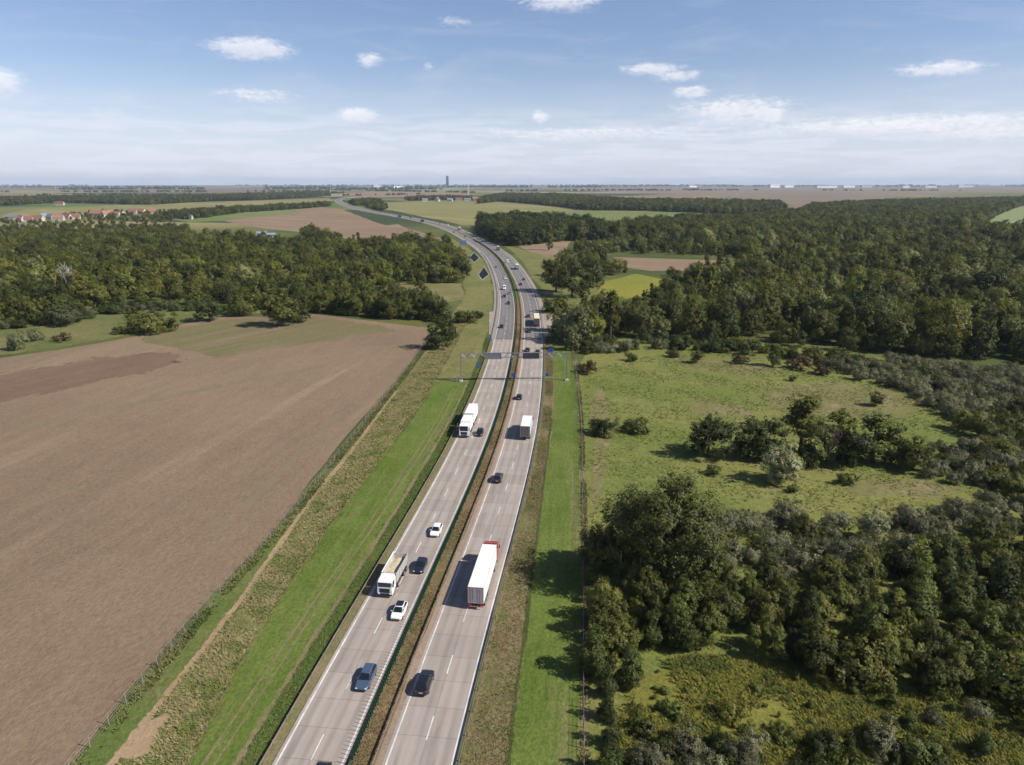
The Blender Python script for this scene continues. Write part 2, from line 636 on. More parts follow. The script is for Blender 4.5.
rad = [0, 25, 60, 100, 150, 210, 280, 370, 480, 620, 800, 1050, 1400, 1900, 2600, 3600, 5000, 7000, 10000, 14000, 19000, 25000]
NA = 72
gv = [(0, 0, 0)]; gf = []
for r in rad[1:]:
    for k in range(NA):
        gv.append((r * math.cos(2 * math.pi * k / NA), r * math.sin(2 * math.pi * k / NA), 0))
q = []
for k in range(NA):
    q.append((0, 1 + k, 1 + (k + 1) % NA))
for i in range(len(rad) - 2):
    for k in range(NA):
        a, b_ = 1 + i * NA + k, 1 + i * NA + (k + 1) % NA
        c, d = a + NA, b_ + NA
        q += [(a, c, d), (a, d, b_)]
tag(link('ground', np_mesh('ground', gv, q, ground_material())), kind='structure')

# fields and meadows
fence_dir = G(340, 413) - G(216, 536)
ROW_A = math.atan2(fence_dir[1], fence_dir[0])      # along the roadside fence
_d = G(166, 426) - G(0, 509); STREAK = math.atan2(_d[1], _d[0])
soil = land('bare_soil', (.194, .139, .092), (.228, .164, .107), (.280, .214, .145), big=.012, mid=.06, fine=1.0, rot=-STREAK,
            stretch=(.08, .9), third=(.54, .74), grain=.24, bump=.6, rows=.55, row_amt=.05, detail_c=(.17, .15, .095))
soil_dark = land('ploughed_soil', (.150, .100, .068), (.176, .118, .080), (.225, .162, .108), big=.02, mid=.06, fine=1.2, rot=-ROW_A + .5,
                 stretch=(.08, 1.2), third=(.55, .7), grain=.3, bump=.4, fade=.06)
stubble = land('stubble', (.165, .14, .075), (.14, .13, .055), (.205, .15, .105), big=.015, mid=.05, fine=1.2, rot=-ROW_A + .5,
               stretch=(.1, 1.2), third=(.5, .68), grain=.3, bump=.3, fade=.12)
sprout = land('sprouting_rows', (.185, .15, .09), (.20, .155, .10), None, big=.05, mid=.1, fine=1.2, grain=.2, bump=.2, fade=.35)
LF = [(40, 775), (76, 765), (131, 690), (206, 602), (266, 540), (335, 453), (380, 399), (409, 366.6), (424, 350), (428, 338), (426, 328),
      (391, 323.5), (345, 317.5), (312, 313.5), (285, 318), (228, 316), (176, 325), (140, 335.5), (58, 350), (0, 358), (-190, 378), (-600, 600), (-700, 1100), (-300, 1300)]
sheet('crop_field', soil, LF, .008, jit=.7, step=5)
sheet('ploughed_strip', soil_dark, [(212, 361), (186, 353), (159, 348.5), (100, 355), (0, 369), (-180, 392), (-180, 440), (0, 409), (110, 384), (180, 368)], .016, jit=1.6, step=4, fade=12)
sheet('stubble_strip', stubble, [(133, 339.5), (175, 327), (228, 318), (285, 320), (312, 316), (345, 320), (385, 326), (402, 331), (345, 339), (280, 349), (215, 361), (188, 352.5), (162, 348)], .020, jit=1.2, step=4, fade=4)
for nm, a, b_, w in (('wheel_track', (216, 536), (344, 409), 1.3), ('wheel_track', (0, 432), (225, 385), 2.6), ('wheel_track', (225, 385), (330, 365), 2.0), ('wheel_track', (0, 517), (95, 483), 1.8)):
    A, B = G(*a), G(*b_); d = (B - A) / np.hypot(*(B - A)); n_ = np.array((d[1], -d[0])) * w
    sheet(nm, sprout, [A - n_, A + n_, B + n_, B - n_], .013, jit=.35, step=3, worldpts=True, fade=w * .5)

meadow = land('meadow_grass', (.130, .158, .038), (.182, .182, .056), (.23, .19, .09), big=.022, mid=.09, fine=1.3, rot=.3, stretch=(.5, 1),
              third=(.6, .75), grain=.4, bump=.5, detail_c=(.085, .12, .03))
MEADOW = [(560, 1200), (583, 765), (583, 560), (582, 430), (579, 372), (590, 340), (700, 338), (900, 360), (1100, 390), (1300, 500), (1500, 900), (1500, 1200)]
sheet('meadow', meadow, MEADOW, .010, jit=.6, step=5)
dry_meadow = land('dry_meadow', (.19, .165, .075), (.145, .145, .05), (.24, .19, .12), big=.05, mid=.12, fine=1.3, grain=.35, bump=.4, detail_c=(.10, .12, .04), fade=.3)
for P in ([(760, 385), (830, 380), (930, 395), (945, 412), (900, 425), (830, 420), (770, 410)], [(690, 398), (745, 402), (760, 418), (700, 420), (660, 410)],
          [(590, 400), (600, 380), (612, 420), (604, 500), (592, 520)], [(665, 352), (740, 358), (800, 372), (745, 378), (668, 366)], [(840, 478), (900, 470), (980, 488), (930, 505), (850, 498)]):
    sheet('dry_meadow_patch', dry_meadow, P, .016, jit=.8 if P[0] == (590, 400) else 2.2, step=3, fade=.8 if P[0] == (590, 400) else 4)
herb_soil = land('herb_ground', (.14, .14, .03), (.185, .175, .04), (.10, .11, .025), big=.06, mid=.2, fine=1.5, grain=.4, bump=.5, fade=.4)
sheet('herb_clearing', herb_soil, [(600, 765), (622, 700), (640, 672), (700, 668), (770, 678), (850, 700), (930, 706), (1060, 715), (1250, 760), (1250, 1000), (600, 1000)], .016, jit=1.5, step=3, fade=3)

left_meadow = land('left_meadow', (.105, .12, .038), (.15, .145, .055), (.19, .16, .08), big=.03, mid=.08, fine=1.0, grain=.4, bump=.4, fade=.2)
sheet('small_meadow', left_meadow, [(-200, 372), (0, 357), (58, 349), (140, 335), (176, 325), (228, 316), (290, 312), (310, 305), (180, 306), (100, 314), (20, 328), (-200, 345)], .012, jit=1.5, step=4, fade=4)
sheet('grassy_gap', dry_meadow, [(340, 296), (360, 284), (410, 282), (465, 283), (470, 300), (440, 305), (400, 298), (370, 303)], .006, jit=1.5, step=4, fade=4)

# farther fields
tan_f = land('harvested_field', (.235, .165, .105), (.205, .148, .098), (.27, .205, .135), big=.004, mid=.02, fine=.3, rot=.6, stretch=(.2, 1), third=(.5, .66), grain=.12, bump=0)
ochre_f = land('ochre_field', (.215, .195, .075), (.185, .18, .065), (.245, .225, .11), big=.004, mid=.015, fine=.3, rot=.9, stretch=(.15, 1), third=(.5, .65), grain=.12, bump=0)
green_f = land('green_field', (.12, .16, .05), (.15, .18, .06), (.18, .19, .08), big=.004, mid=.015, fine=.3, rot=.4, stretch=(.2, 1), third=(.5, .65), grain=.12, bump=0)
yellow_f = land('yellow_field', (.22, .21, .035), (.18, .19, .035), None, big=.03, mid=.05, fine=.5, grain=.2, bump=0)
pink_f = land('pale_soil_field', (.20, .158, .11), (.175, .14, .10), (.22, .185, .115), big=.002, mid=.008, fine=.2, rot=.2, stretch=(.2, 1), third=(.5, .65), grain=.1, bump=0)
pale_f = land('pale_green_field', (.20, .24, .11), (.18, .225, .09), None, big=.01, mid=.03, fine=.3, grain=.1, bump=0)
far_grass = land('rough_pasture', (.17, .165, .06), (.125, .14, .045), (.21, .185, .085), big=.02, mid=.05, fine=.6, grain=.35, bump=.3, fade=.15)
FF = [('harvested_field', tan_f, [(200, 216), (255, 211), (318, 207), (338, 209), (360, 216), (385, 225), (407, 233), (413, 237), (400, 241.5), (372, 241), (345, 239), (312, 233), (265, 228), (230, 222)], .05),
      ('green_field', green_f, [(165, 218), (230, 211), (290, 208.5), (300, 213), (255, 217), (222, 221), (190, 222)], .09),
      ('ochre_field', ochre_f, [(378, 207), (372, 203), (420, 201), (500, 202.5), (548, 205.5), (590, 211), (690, 209.5), (706, 214), (672, 219), (628, 225), (585, 232), (535, 235), (505, 231), (470, 227.5), (440, 220), (405, 213)], .06),
      ('pale_strip', green_f, [(520, 214), (560, 210.5), (640, 212), (690, 210), (706, 214), (650, 223), (600, 230), (540, 231), (560, 220)], .10),
      ('ochre_field', ochre_f, [(240, 212), (330, 202), (335, 199.5), (300, 200), (230, 206), (180, 212)], .07),
      ('ochre_field', ochre_f, [(0, 215), (30, 209), (150, 204), (300, 199), (330, 198), (330, 200.5), (235, 207), (165, 211), (90, 214), (10, 219)], .05),
      ('pale_soil_field', pink_f, [(560, 189.5), (640, 187.5), (800, 187), (1024, 188), (1150, 188), (1150, 196), (960, 192), (900, 197), (850, 203), (795, 206), (760, 200), (690, 194), (620, 192)], .12),
      ('pale_green_field', pale_f, [(742, 224), (768, 216), (800, 212), (808, 216), (775, 226)], .08),
      ('pale_green_field', pale_f, [(978, 227), (1012, 208), (1040, 206), (1160, 208), (1160, 232), (1040, 231)], .08),
      ('field_path', tan_f, [(970, 226), (1040, 229), (1160, 233), (1160, 236), (1040, 233), (965, 229)], .12),
      ('harvested_field', tan_f, [(612, 257), (660, 258.5), (740, 261), (728, 271), (650, 271), (618, 266)], .04),
      ('harvested_field', tan_f, [(512, 243), (530, 236), (560, 234), (572, 240), (566, 250), (548, 258), (530, 252)], .04),
      ('yellow_field', yellow_f, [(592, 297), (606, 281), (636, 274), (666, 280), (650, 295), (620, 300)], .03),
      ('rough_pasture', far_grass, [(520, 260), (505, 246), (545, 252), (590, 262), (600, 290), (575, 320), (562, 345), (548, 330), (546, 300)], .012),
      ('rough_pasture', far_grass, [(424, 350), (430, 330), (463, 300), (462, 270), (452, 250), (430, 238), (448, 236), (470, 248), (486, 262), (492, 275), (496, 300), (494, 340), (480, 380), (440, 392), (408, 400), (392, 396)], .004),
      ('harvested_field', tan_f, [(380, 226), (398, 224), (430, 234), (450, 242), (436, 247), (410, 238)], .07),
      ('harvested_field', tan_f, [(340, 193.5), (380, 191.5), (460, 191), (470, 195), (420, 197), (350, 198)], .14),
      ('pale_green_field', pale_f, [(400, 188.8), (455, 187.6), (475, 189), (430, 190.5)], .2)]
for nm, mt, P, z in FF:
    sheet(nm, mt, P, z, jit=1.2 if z < .045 else 5, step=5 if z < .045 else 40, fade=2 if nm == 'rough_pasture' else 0)

# the two lined basins beside the motorway
liner = plain('black_liner', (.010, .012, .015), .75, spec=.15)
kerbm = plain('basin_rim', (.36, .32, .27), .9, vary=.2, scale=.3)
for P in ([(473.8, 252.4), (469.6, 257.9), (474.6, 262.3), (479.2, 257.8)], [(483.8, 267.0), (478.7, 274.9), (482.4, 279.6), (488.6, 274.6)]):
    Q = np.array([G(*p) for p in P]); c = Q.mean(0)
    sheet('basin_rim', kerbm, c + (Q - c) * 1.13, .05, jit=.1, step=8, worldpts=True)
    sheet('pond', liner, Q, .07, jit=.1, step=8, worldpts=True)

# ------------------------------------------------------------------ the motorway
def road_material(name, base, dark, wheel, joints, jc=.62):
    m, t, b = new_mat(name)
    uvn = t.new('ShaderNodeUVMap'); uvn.uv_map = 'UVMap'
    uv = uvn.outputs[0]
    sp = t.new('ShaderNodeSeparateXYZ'); t.l.new(uv, sp.inputs[0])
    n1 = t.noise(t.mapping(uv, scale=(.9, .03, 1)), 1.0, 5, .6)
    n2 = t.noise(uv, .35, 5, .65)
    n3 = t.noise(uv, 5.0, 3, .7)
    col = t.mix(t.step(n1, .3, .7), base, dark)
    # darker bands where the wheels run: two in each lane
    a = t.math('ABSOLUTE', sp.outputs[0])
    lane = t.math('FRACT', t.math('MULTIPLY_ADD', a, 1 / 3.75, -2.5 / 3.75))
    w = t.math('ABSOLUTE', t.math('SUBTRACT', t.math('ABSOLUTE', t.math('SUBTRACT', lane, .5)), .24))
    w = t.math('MULTIPLY', t.step(w, .16, .02), t.math('MULTIPLY_ADD', n1, .9, .25))
    v = t.math('MULTIPLY_ADD', w, -wheel, 1.0)
    v = t.math('MULTIPLY', v, t.math('MULTIPLY_ADD', n2, .22, .89))
    v = t.math('MULTIPLY', v, t.math('MULTIPLY_ADD', n3, .12, .94))
    if joints:
        # slabs of slightly different tone, with open joints between them
        sl = t.math('FLOOR', t.math('MULTIPLY', sp.outputs[1], .2)); ln_ = t.math('FLOOR', t.math('MULTIPLY_ADD', a, 1 / 3.75, -2.5 / 3.75))
        cb = t.new('ShaderNodeCombineXYZ'); t.l.new(sl, cb.inputs[0]); t.l.new(ln_, cb.inputs[1])
        t.l.new(t.math('SIGN', sp.outputs[0]), cb.inputs[2])
        wn_ = t.new('ShaderNodeTexWhiteNoise', noise_dimensions='3D'); t.l.new(cb.outputs[0], wn_.inputs['Vector'])
        v = t.math('MULTIPLY', v, t.math('MULTIPLY_ADD', wn_.outputs['Value'], .15, .92))
        jf = t.math('FRACT', t.math('MULTIPLY', sp.outputs[1], .2))
        j = t.math('LESS_THAN', jf, .016)
        jl = t.math('LESS_THAN', lane, .014)
        v = t.math('MULTIPLY', v, t.math('MULTIPLY_ADD', t.math('MAXIMUM', j, jl), jc - 1, 1.0))
        st = t.noise(t.mapping(uv, scale=(1, .12, 1)), .7, 4, .6)
        v = t.math('MULTIPLY', v, t.step(st, .55, .72, 1.0, .8))
    else:
        st = t.noise(t.mapping(uv, scale=(.3, .02, 1)), 1.0, 2, .5)
        v = t.math('MULTIPLY', v, t.step(st, .5, .6, 1.0, .9))
    col = t.mix(1.0, col, v, 'MULTIPLY')
    t.l.new(col, b.inputs['Base Color'])
    b.inputs['Roughness'].default_value = .85; b.inputs['Specular IOR Level'].default_value = .25
    return m


concrete = road_material('road_concrete', (.365, .315, .275), (.30, .262, .232), .2, True)
asphalt = road_material('old_asphalt', (.175, .16, .155), (.205, .19, .18), .2, False)
shoulder_m = road_material('shoulder_surface', (.30, .265, .24), (.27, .24, .215), .05, False)
line_m = plain('line_paint', (.62, .60, .57), .7, vary=.25, scale=.5)
for sd in (-1, 1):
    nm = 'motorway_carriageway'
    o = lambda a: sd * a
    lo, hi = sorted((sd * 2.05, sd * 10.45))
    strip(nm, concrete, lo, hi, S0, S_ASPH, .030)
    strip(nm, asphalt, lo, hi, S_ASPH, S_END, .030)
    # beyond the gantry a paved shoulder is added outside
    grow = lambda s, a=10.44, g=3.0: sd * (a + g * np.clip((s - S_ASPH + 10) / 30, 0, 1))
    if sd < 0:
        strip('hard_shoulder', shoulder_m, grow, lambda s: np.full(len(s), -10.44), S_ASPH - 10, S_END, .026)
    else:
        strip('hard_shoulder', shoulder_m, lambda s: np.full(len(s), 10.44), grow, S_ASPH - 10, S_END, .026)
    for off, w in ((2.5, .2), (10.0, .24)):
        x = sd * off
        strip('edge_line', line_m, x - w / 2, x + w / 2, S0, S_END, .036)
    # lane dashes, one mesh of painted marks
    V, Fq = [], []
    ph = 2.0 if sd < 0 else 6.5
    for s in np.arange(S0 + ph, min(S_END, 1500), 12.0):
        for q in np.arange(0, 4, 1.0):
            i = len(V)
            for (ds, w) in ((q, -.075), (q, .075), (q + 1, .075), (q + 1, -.075)):
                x, y = road(s + ds, sd * 6.25 + w)
                V.append((x, y, .036))
            Fq.append((i, i + 1, i + 2, i + 3))
    tag(link('lane_marking', np_mesh('lane_marking', V, Fq, line_m)), kind='structure')

# the median and the strips of verge, from the road outwards
med_m = land('dry_median', (.185, .128, .068), (.15, .12, .055), (.235, .17, .10), big=.06, mid=.3, fine=1.8, grain=.4, bump=.5, detail_c=(.10, .10, .035))
med_pale = land('median_gravel', (.30, .225, .165), (.26, .20, .15), None, big=.08, mid=.3, fine=2.0, grain=.25, bump=.3)
med_green = land('far_median_grass', (.09, .125, .035), (.12, .135, .045), None, big=.03, mid=.2, fine=1.0, grain=.3, bump=.3)
strip('median', med_m, -2.06, 2.06, S0, s_at_y(400), .022)
strip('median', med_green, -2.06, 2.06, s_at_y(400), S_END, .022)
strip('median_edge', med_pale, 1.2, 2.06, S0, s_at_y(700), .026, j0=.18, cell=2)
S_L = s_at_y(G(440, 384)[1])                         # where the mown strip on the left ends, at the gantry
S_V = s_at_y(G(480, 292)[1])
gravel_edge = land('gravel_edge', (.20, .165, .09), (.15, .145, .06), None, big=.1, mid=.4, fine=2.0, grain=.35, bump=.4, fade=.5)
weeds_m = land('weedy_bank', (.075, .11, .026), (.09, .125, .03), (.125, .135, .045), big=.05, mid=.3, fine=2.0, grain=.45, bump=.7, fade=.5)
mown_m = land('mown_grass', (.092, .134, .024), (.122, .158, .035), (.165, .160, .062), big=.07, mid=.22, fine=1.5, rot=-ROW_A, stretch=(.1, 1), third=(.5, .75), grain=.42, bump=.6, detail_c=(.075, .125, .024), fade=.45)
rough_m = land('rough_grass', (.19, .175, .068), (.145, .155, .048), (.25, .21, .10), big=.06, mid=.22, fine=1.6, rot=.8, stretch=(.4, 1), third=(.5, .7), grain=.5, bump=.9, detail_c=(.085, .105, .03), fade=.4)
track_m = land('dirt_track', (.33, .235, .145), (.28, .20, .115), (.18, .165, .06), big=.08, mid=.3, fine=2.0, third=(.56, .66), grain=.25, bump=.3, fade=.9)
fresh_m = land('fresh_grass', (.10, .135, .034), (.135, .145, .048), (.18, .155, .075), big=.08, mid=.3, fine=1.8, grain=.4, bump=.5, fade=.5)
FENCE_L = lambda s: np.interp(s, [150, 168, 200, 220, 264, 311], [-31.6, -32.6, -34.3, -34.4, -36.9, -38.0])
TRACK_L = lambda s: np.interp(s, [150, 175, 199, 219, 238, 264, 305], [-28.2, -29.0, -30.0, -32.0, -33.8, -34.6, -36.2])
MOWN_L = lambda s: np.interp(s, [150, 168, 184, 209, 240, 283, 328], [-18.0, -19.9, -22.6, -24.7, -26.0, -26.2, -25.6])
FENCE_R = lambda s: np.interp(s, [173, 207, 244, 270, 314], [24.9, 24.2, 22.9, 22.2, 21.9])
MOWN_R = lambda s: np.interp(s, [172, 195, 215, 243, 279], [16.3, 15.8, 15.2, 14.3, 13.8])
strip('gravel_edge', gravel_edge, -11.9, -10.4, S0, S_V, .024, j0=.15, fade=.3)
strip('weedy_bank', weeds_m, -14.6, -11.5, S0, S_V, .021, j0=.3, j1=.15, cell=2, fade=.9)
strip('tan_margin', gravel_edge, -15.3, -13.9, S0, S_L, .027, j0=.2, j1=.2, cell=2, fade=.68)
strip('mown_grass', mown_m, lambda s: MOWN_L(s) - .9, -13.7, S0, S_L, .018, j0=.4, j1=.3, cell=2, fade=1.8)
for o_ in (-17.0, -18.3):
    strip('mower_track', gravel_edge, o_ - .3, o_ + .3, S0, S_L - 8, .024, j0=.12, j1=.12, cell=3, fade=.29)
strip('rough_grass', rough_m, lambda s: TRACK_L(s) + .1, lambda s: MOWN_L(s) + 1.2, S0, s_at_y(262), .012, j0=.5, fade=1.6)
strip('rough_grass', rough_m, -25.5, -16.0, S_L - 6, s_at_y(330), .013, j0=1.2, j1=1.0, fade=2.5)
strip('fresh_grass', fresh_m, lambda s: FENCE_L(s) - 1.6, lambda s: TRACK_L(s) + 1.2, S0, s_at_y(262), .014, j0=.5, j1=.5, fade=1.3)
strip('dirt_track', track_m, lambda s: TRACK_L(s) - .8, lambda s: TRACK_L(s) + .8, S0, s_at_y(215), .019, j0=.28, j1=.28, cell=1.6, fade=.6)
sheet('bare_patch', track_m, [(122, 757), (134, 732), (152, 722), (172, 712), (160, 728), (146, 752), (132, 758)], .031, jit=.35, step=.8)
dry_verge = land('dry_verge', (.19, .15, .078), (.15, .14, .058), (.115, .135, .042), big=.06, mid=.25, fine=1.8, rot=-ROW_A, stretch=(.3, 1), grain=.4, bump=.6, fade=.5)
ditch_m = land('ditch_grass', (.06, .075, .022), (.08, .085, .03), None, big=.06, mid=.3, fine=2.0, grain=.4, bump=.6, fade=.7)
S_R = s_at_y(G(575, 345)[1])
strip('dry_verge', dry_verge, 10.3, lambda s: MOWN_R(s) + .6, S0, S_V, .018, j1=.35, fade=.9)
strip('ditch', ditch_m, lambda s: MOWN_R(s) - .55, lambda s: MOWN_R(s) + .5, S0, s_at_y(190), .022, j0=.2, j1=.2, fade=.6)
strip('mown_grass', mown_m, lambda s: MOWN_R(s) - .4, lambda s: FENCE_R(s) + .2, S0, S_R, .015, j0=.25, j1=.25, cell=2, fade=1.0)
strip('fence_margin', dry_meadow, lambda s: FENCE_R(s) - .9, lambda s: FENCE_R(s) + 1.3, S0, S_R, .019, j0=.3, j1=.4, fade=.9)
# paved apron by the culvert beyond the gantry
apron = plain('apron_paving', (.34, .27, .23), .9, vary=.2, scale=.2)
sheet('culvert_apron', apron, [(489.5, 312), (495.2, 311), (495, 336), (489.2, 334)], .022, jit=.3, step=5)
sheet('culvert_apron', apron, [(546, 318), (553, 314), (560, 322), (556, 330), (546.5, 330)], .022, jit=.4, step=5)

# ------------------------------------------------------------------ foliage
L_OAK = leaf_mat('oak_leaves', (.068, .080, .015), (.128, .128, .026), .28, (.16, .12, .028))
L_ASH = leaf_mat('ash_leaves', (.096, .118, .020), (.165, .170, .034), .28, (.18, .14, .03))
L_DARK = leaf_mat('dark_leaves', (.042, .057, .013), (.074, .088, .018), .22)
L_WILLOW = leaf_mat('willow_leaves', (.125, .138, .066), (.155, .155, .072), .22)
L_GREY = leaf_mat('grey_willow_leaves', (.122, .126, .068), (.162, .156, .086), .2, (.13, .10, .07))
L_RED = leaf_mat('rusty_leaves', (.085, .058, .028), (.11, .08, .035), .2)
L_LIGHT = leaf_mat('light_leaves', (.105, .130, .030), (.130, .150, .040), .25)
bark = plain('bark', (.10, .080, .060), .9, vary=.3, scale=4)
pale_bark = plain('dead_wood', (.42, .37, .32), .8, vary=.25, scale=2)

prng = np.random.default_rng(3)


def sphere_pts(n, rg):
    v = rg.normal(size=(n, 3)); return v / np.linalg.norm(v, axis=1)[:, None]


def leaves(cent, nrm, size, rg):
    """one bent leaf spray (two triangles sharing a fold) at every centre"""
    n = len(cent)
    u = np.cross(nrm, rg.normal(size=(n, 3))); u /= np.linalg.norm(u, axis=1)[:, None]
    w = np.cross(nrm, u)
    s = size * rg.uniform(.6, 1.35, n)[:, None]
    a = cent - u * s * .5; b = cent + w * s * .32 + nrm * s * .06; c = cent + u * s * .62 - nrm * s * .12; d = cent - w * s * .32 + nrm * s * .06
    V = np.stack([a, b, c, d], 1).reshape(-1, 3)
    i = np.arange(n) * 4
    return V, np.stack([i, i + 1, i + 2, i + 3], 1)


def crown_mesh(name, mat, h, rad, base, nlobe, nleaf, leaf, rg, shape='round', clump=.34, loose=.0, skirt=False):
    """an uneven crown: lobes on a tilted ovoid, sprays gathered in tufts on each lobe"""
    ch = h - base
    # lobes
    dirs = sphere_pts(nlobe * 3, rg)
    dirs[:, 2] = np.abs(dirs[:, 2]) * 1.0 - (.55 if skirt else .35)
    dirs = dirs[:nlobe]
    hz = rg.uniform(0, 1, nlobe)
    lob = []
    for k in range(nlobe):
        if shape == 'round':
            z = base + ch * ((.06 if skirt else .16) + (.72 if skirt else .62) * hz[k]); t = (z - base) / ch
            rr = rad * math.sqrt(max(.05, 1 - (2 * (t - .42)) ** 2 * .8)) * rg.uniform(.45, .72)
            lr = rad * clump * rg.uniform(.8, 1.45)
        elif shape == 'tall':
            z = base + ch * (.06 + .8 * hz[k]); t = (z - base) / ch
            rr = rad * (1 - .75 * t ** 1.6) * rg.uniform(.35, .7)
            lr = rad * clump * rg.uniform(.7, 1.2) * (1.2 - .5 * t)
        else:                                   # dome on the ground
            z = ch * (.1 + .5 * hz[k]); t = z / ch
            rr = rad * math.sqrt(max(.05, 1 - t * t)) * rg.uniform(.3, .78)
            lr = rad * clump * rg.uniform(.8, 1.3)
        a = 2.399 * k + rg.uniform(-.5, .5)
        lob.append((rr * math.cos(a), rr * math.sin(a), z, lr))
    if shape != 'dome':
        lob.append((rg.uniform(-.15, .15) * rad, rg.uniform(-.15, .15) * rad, h - rad * clump * 1.0, rad * clump * 1.0))
    lob = np.array(lob)
    wgt = lob[:, 3] ** 2; wgt /= wgt.sum()
    # tufts on the lobes
    nt = max(30, nleaf // 22)
    li = rg.choice(len(lob), nt, p=wgt)
    td = sphere_pts(nt, rg); td[:, 2] = td[:, 2] * .85 + .18
    tc_ = lob[li, :3] + td * lob[li, 3:4] * rg.uniform(.7, 1.08, nt)[:, None]
    tr_ = lob[li, 3] * rg.uniform(.2, .42, nt)
    ti = rg.integers(0, nt, nleaf)
    d = sphere_pts(nleaf, rg)
    cen = tc_[ti] + d * (tr_[ti] * rg.uniform(.35, 1.0 + loose, nleaf) ** .7)[:, None]
    out = cen - np.array((0, 0, base + ch * .35)); out /= np.maximum(np.linalg.norm(out, axis=1), 1e-6)[:, None]
    nr = td[ti] * .65 + d * .35 + out * .65 + rg.normal(size=(nleaf, 3)) * .36
    nr[:, 2] += .25
    nr /= np.linalg.norm(nr, axis=1)[:, None]
    cen[:, 2] = np.maximum(cen[:, 2], .12)
    V, Fc = leaves(cen, nr, leaf, rg)
    V[:, 2] = np.maximum(V[:, 2], .03)
    return np_mesh(name, V, Fc, mat), lob


def trunk_mesh(h, r, lob, rg, mat, forks=5):
    mb = MB()
    top = h * .72
    lean = rg.uniform(-.03, .03, 2) * h
    mb.tube([(0, 0, -.15), (lean[0] * .2, lean[1] * .2, h * .12), (lean[0] * .6, lean[1] * .6, h * .4), (lean[0], lean[1], top)], [r * 1.35, r, r * .7, r * .2], 7)
    for k in rg.choice(len(lob), min(forks, len(lob)), replace=False):
        x, y, z, q = lob[k]
        z0 = max(h * .1, min(z * .55, top * .8)); f = z0 / top
        mb.tube([(lean[0] * f, lean[1] * f, z0), (x * .45, y * .45, z0 + (z - z0) * .45), (x * .95, y * .95, z)], [r * .5, r * .34, r * .1], 5)
    return mb.mesh('trunk', mat, True)


# kinds of plant: crown mesh, trunk mesh, height as modelled
KIND = {}
L_PALE = leaf_mat('pale_leaves', (.145, .16, .055), (.19, .19, .075), .28)


def kind(key, n, mat, h, rad, base, nlobe, nleaf, leaf, shape='round', clump=.34, loose=0.0, tr=.02, skirt=False):
    L = []
    for k in range(n):
        hh = h * prng.uniform(.93, 1.07)
        cm, lob = crown_mesh('crown', mat, hh, rad * prng.uniform(.9, 1.1), base, nlobe, nleaf, leaf, prng, shape, clump, loose, skirt)
        L.append((cm, trunk_mesh(hh, h * tr, lob, prng, bark), hh))
    KIND[key] = L


kind('oak', 3, L_OAK, 15, 6.4, .7, 18, 8000, .52, skirt=True)
kind('ash', 2, L_ASH, 15, 5.4, 1.0, 15, 6800, .50, skirt=True)
kind('dark', 2, L_DARK, 15, 5.8, .5, 16, 7400, .50, skirt=True)
kind('poplar', 2, L_OAK, 17, 3.3, 1.2, 14, 3600, .55, 'tall', .5)
kind('pale', 2, L_PALE, 13, 4.6, .8, 15, 6000, .48, skirt=True)
kind('willow', 2, L_WILLOW, 11, 5.6, .3, 16, 5200, .44, 'dome', .36)
kind('big_oak', 1, leaf_mat('old_oak_leaves', (.050, .058, .013), (.076, .080, .019), .24), 20, 9.6, .8, 30, 34000, .42, clump=.27, skirt=True)
kind('young', 3, L_DARK, 7.5, 2.5, .35, 11, 7200, .25, 'tall', .46, .1)
kind('young_ash', 2, leaf_mat('sapling_leaves', (.070, .088, .016), (.112, .122, .025), .25), 7.5, 2.4, .35, 11, 6600, .25, 'tall', .46, .15)
kind('young_oak', 2, L_OAK, 7.0, 2.9, .4, 12, 7600, .26, 'round', .38, .1)
kind('grey_bush', 3, L_GREY, 5, 3.2, 0, 14, 5600, .22, 'dome', .33, .1)
kind('green_bush', 3, L_DARK, 4.5, 3.0, 0, 13, 5200, .26, 'dome', .36, .1)
kind('olive_bush', 2, L_OAK, 4.2, 2.8, 0, 12, 5000, .25, 'dome', .36, .1)
kind('rusty_bush', 1, L_RED, 4, 2.7, 0, 12, 2600, .30, 'dome', .36, .15)
kind('light_bush', 2, L_LIGHT, 3.6, 2.2, 0, 10, 2600, .28, 'dome', .38, .2)
kind('pale_willow', 1, leaf_mat('silver_leaves', (.26, .26, .145), (.29, .28, .16), .28), 8, 3.3, .05, 18, 7600, .27, 'round', .36, skirt=True)
kind('thin', 2, L_ASH, 9, 2.3, .3, 12, 4600, .28, 'tall', .5, .3)

PLACED = []     # every plant thing: (x, y, r)


def plant(name, key, x, y, h, label, cat, group=None, rz=None, wide=1.0, var=None):
    V = KIND[key]
    cm, tm, hh = V[var if var is not None else random.randrange(len(V))]
    s = h / hh
    o = empty(name, (x, y, 0), random.uniform(0, 6.28) if rz is None else rz)
    o.scale = (s * wide, s * wide, s)
    tag(o, label, cat, group)
    link('trunk', tm, o)
    link('crown', cm, o)
    return o


def inpoly(P, x, y):
    c = False
    j = len(P) - 1
    for i in range(len(P)):
        if (P[i][1] > y) != (P[j][1] > y) and x < (P[j][0] - P[i][0]) * (y - P[i][1]) / (P[j][1] - P[i][1]) + P[i][0]:
            c = not c
        j = i
    return c


def pxs(hm, x, y):
    """height in pixels and the spot of the plant in the survey photograph"""
    u, v, zc = project(x, y, hm * .5)
    return F * hm / zc, u, v


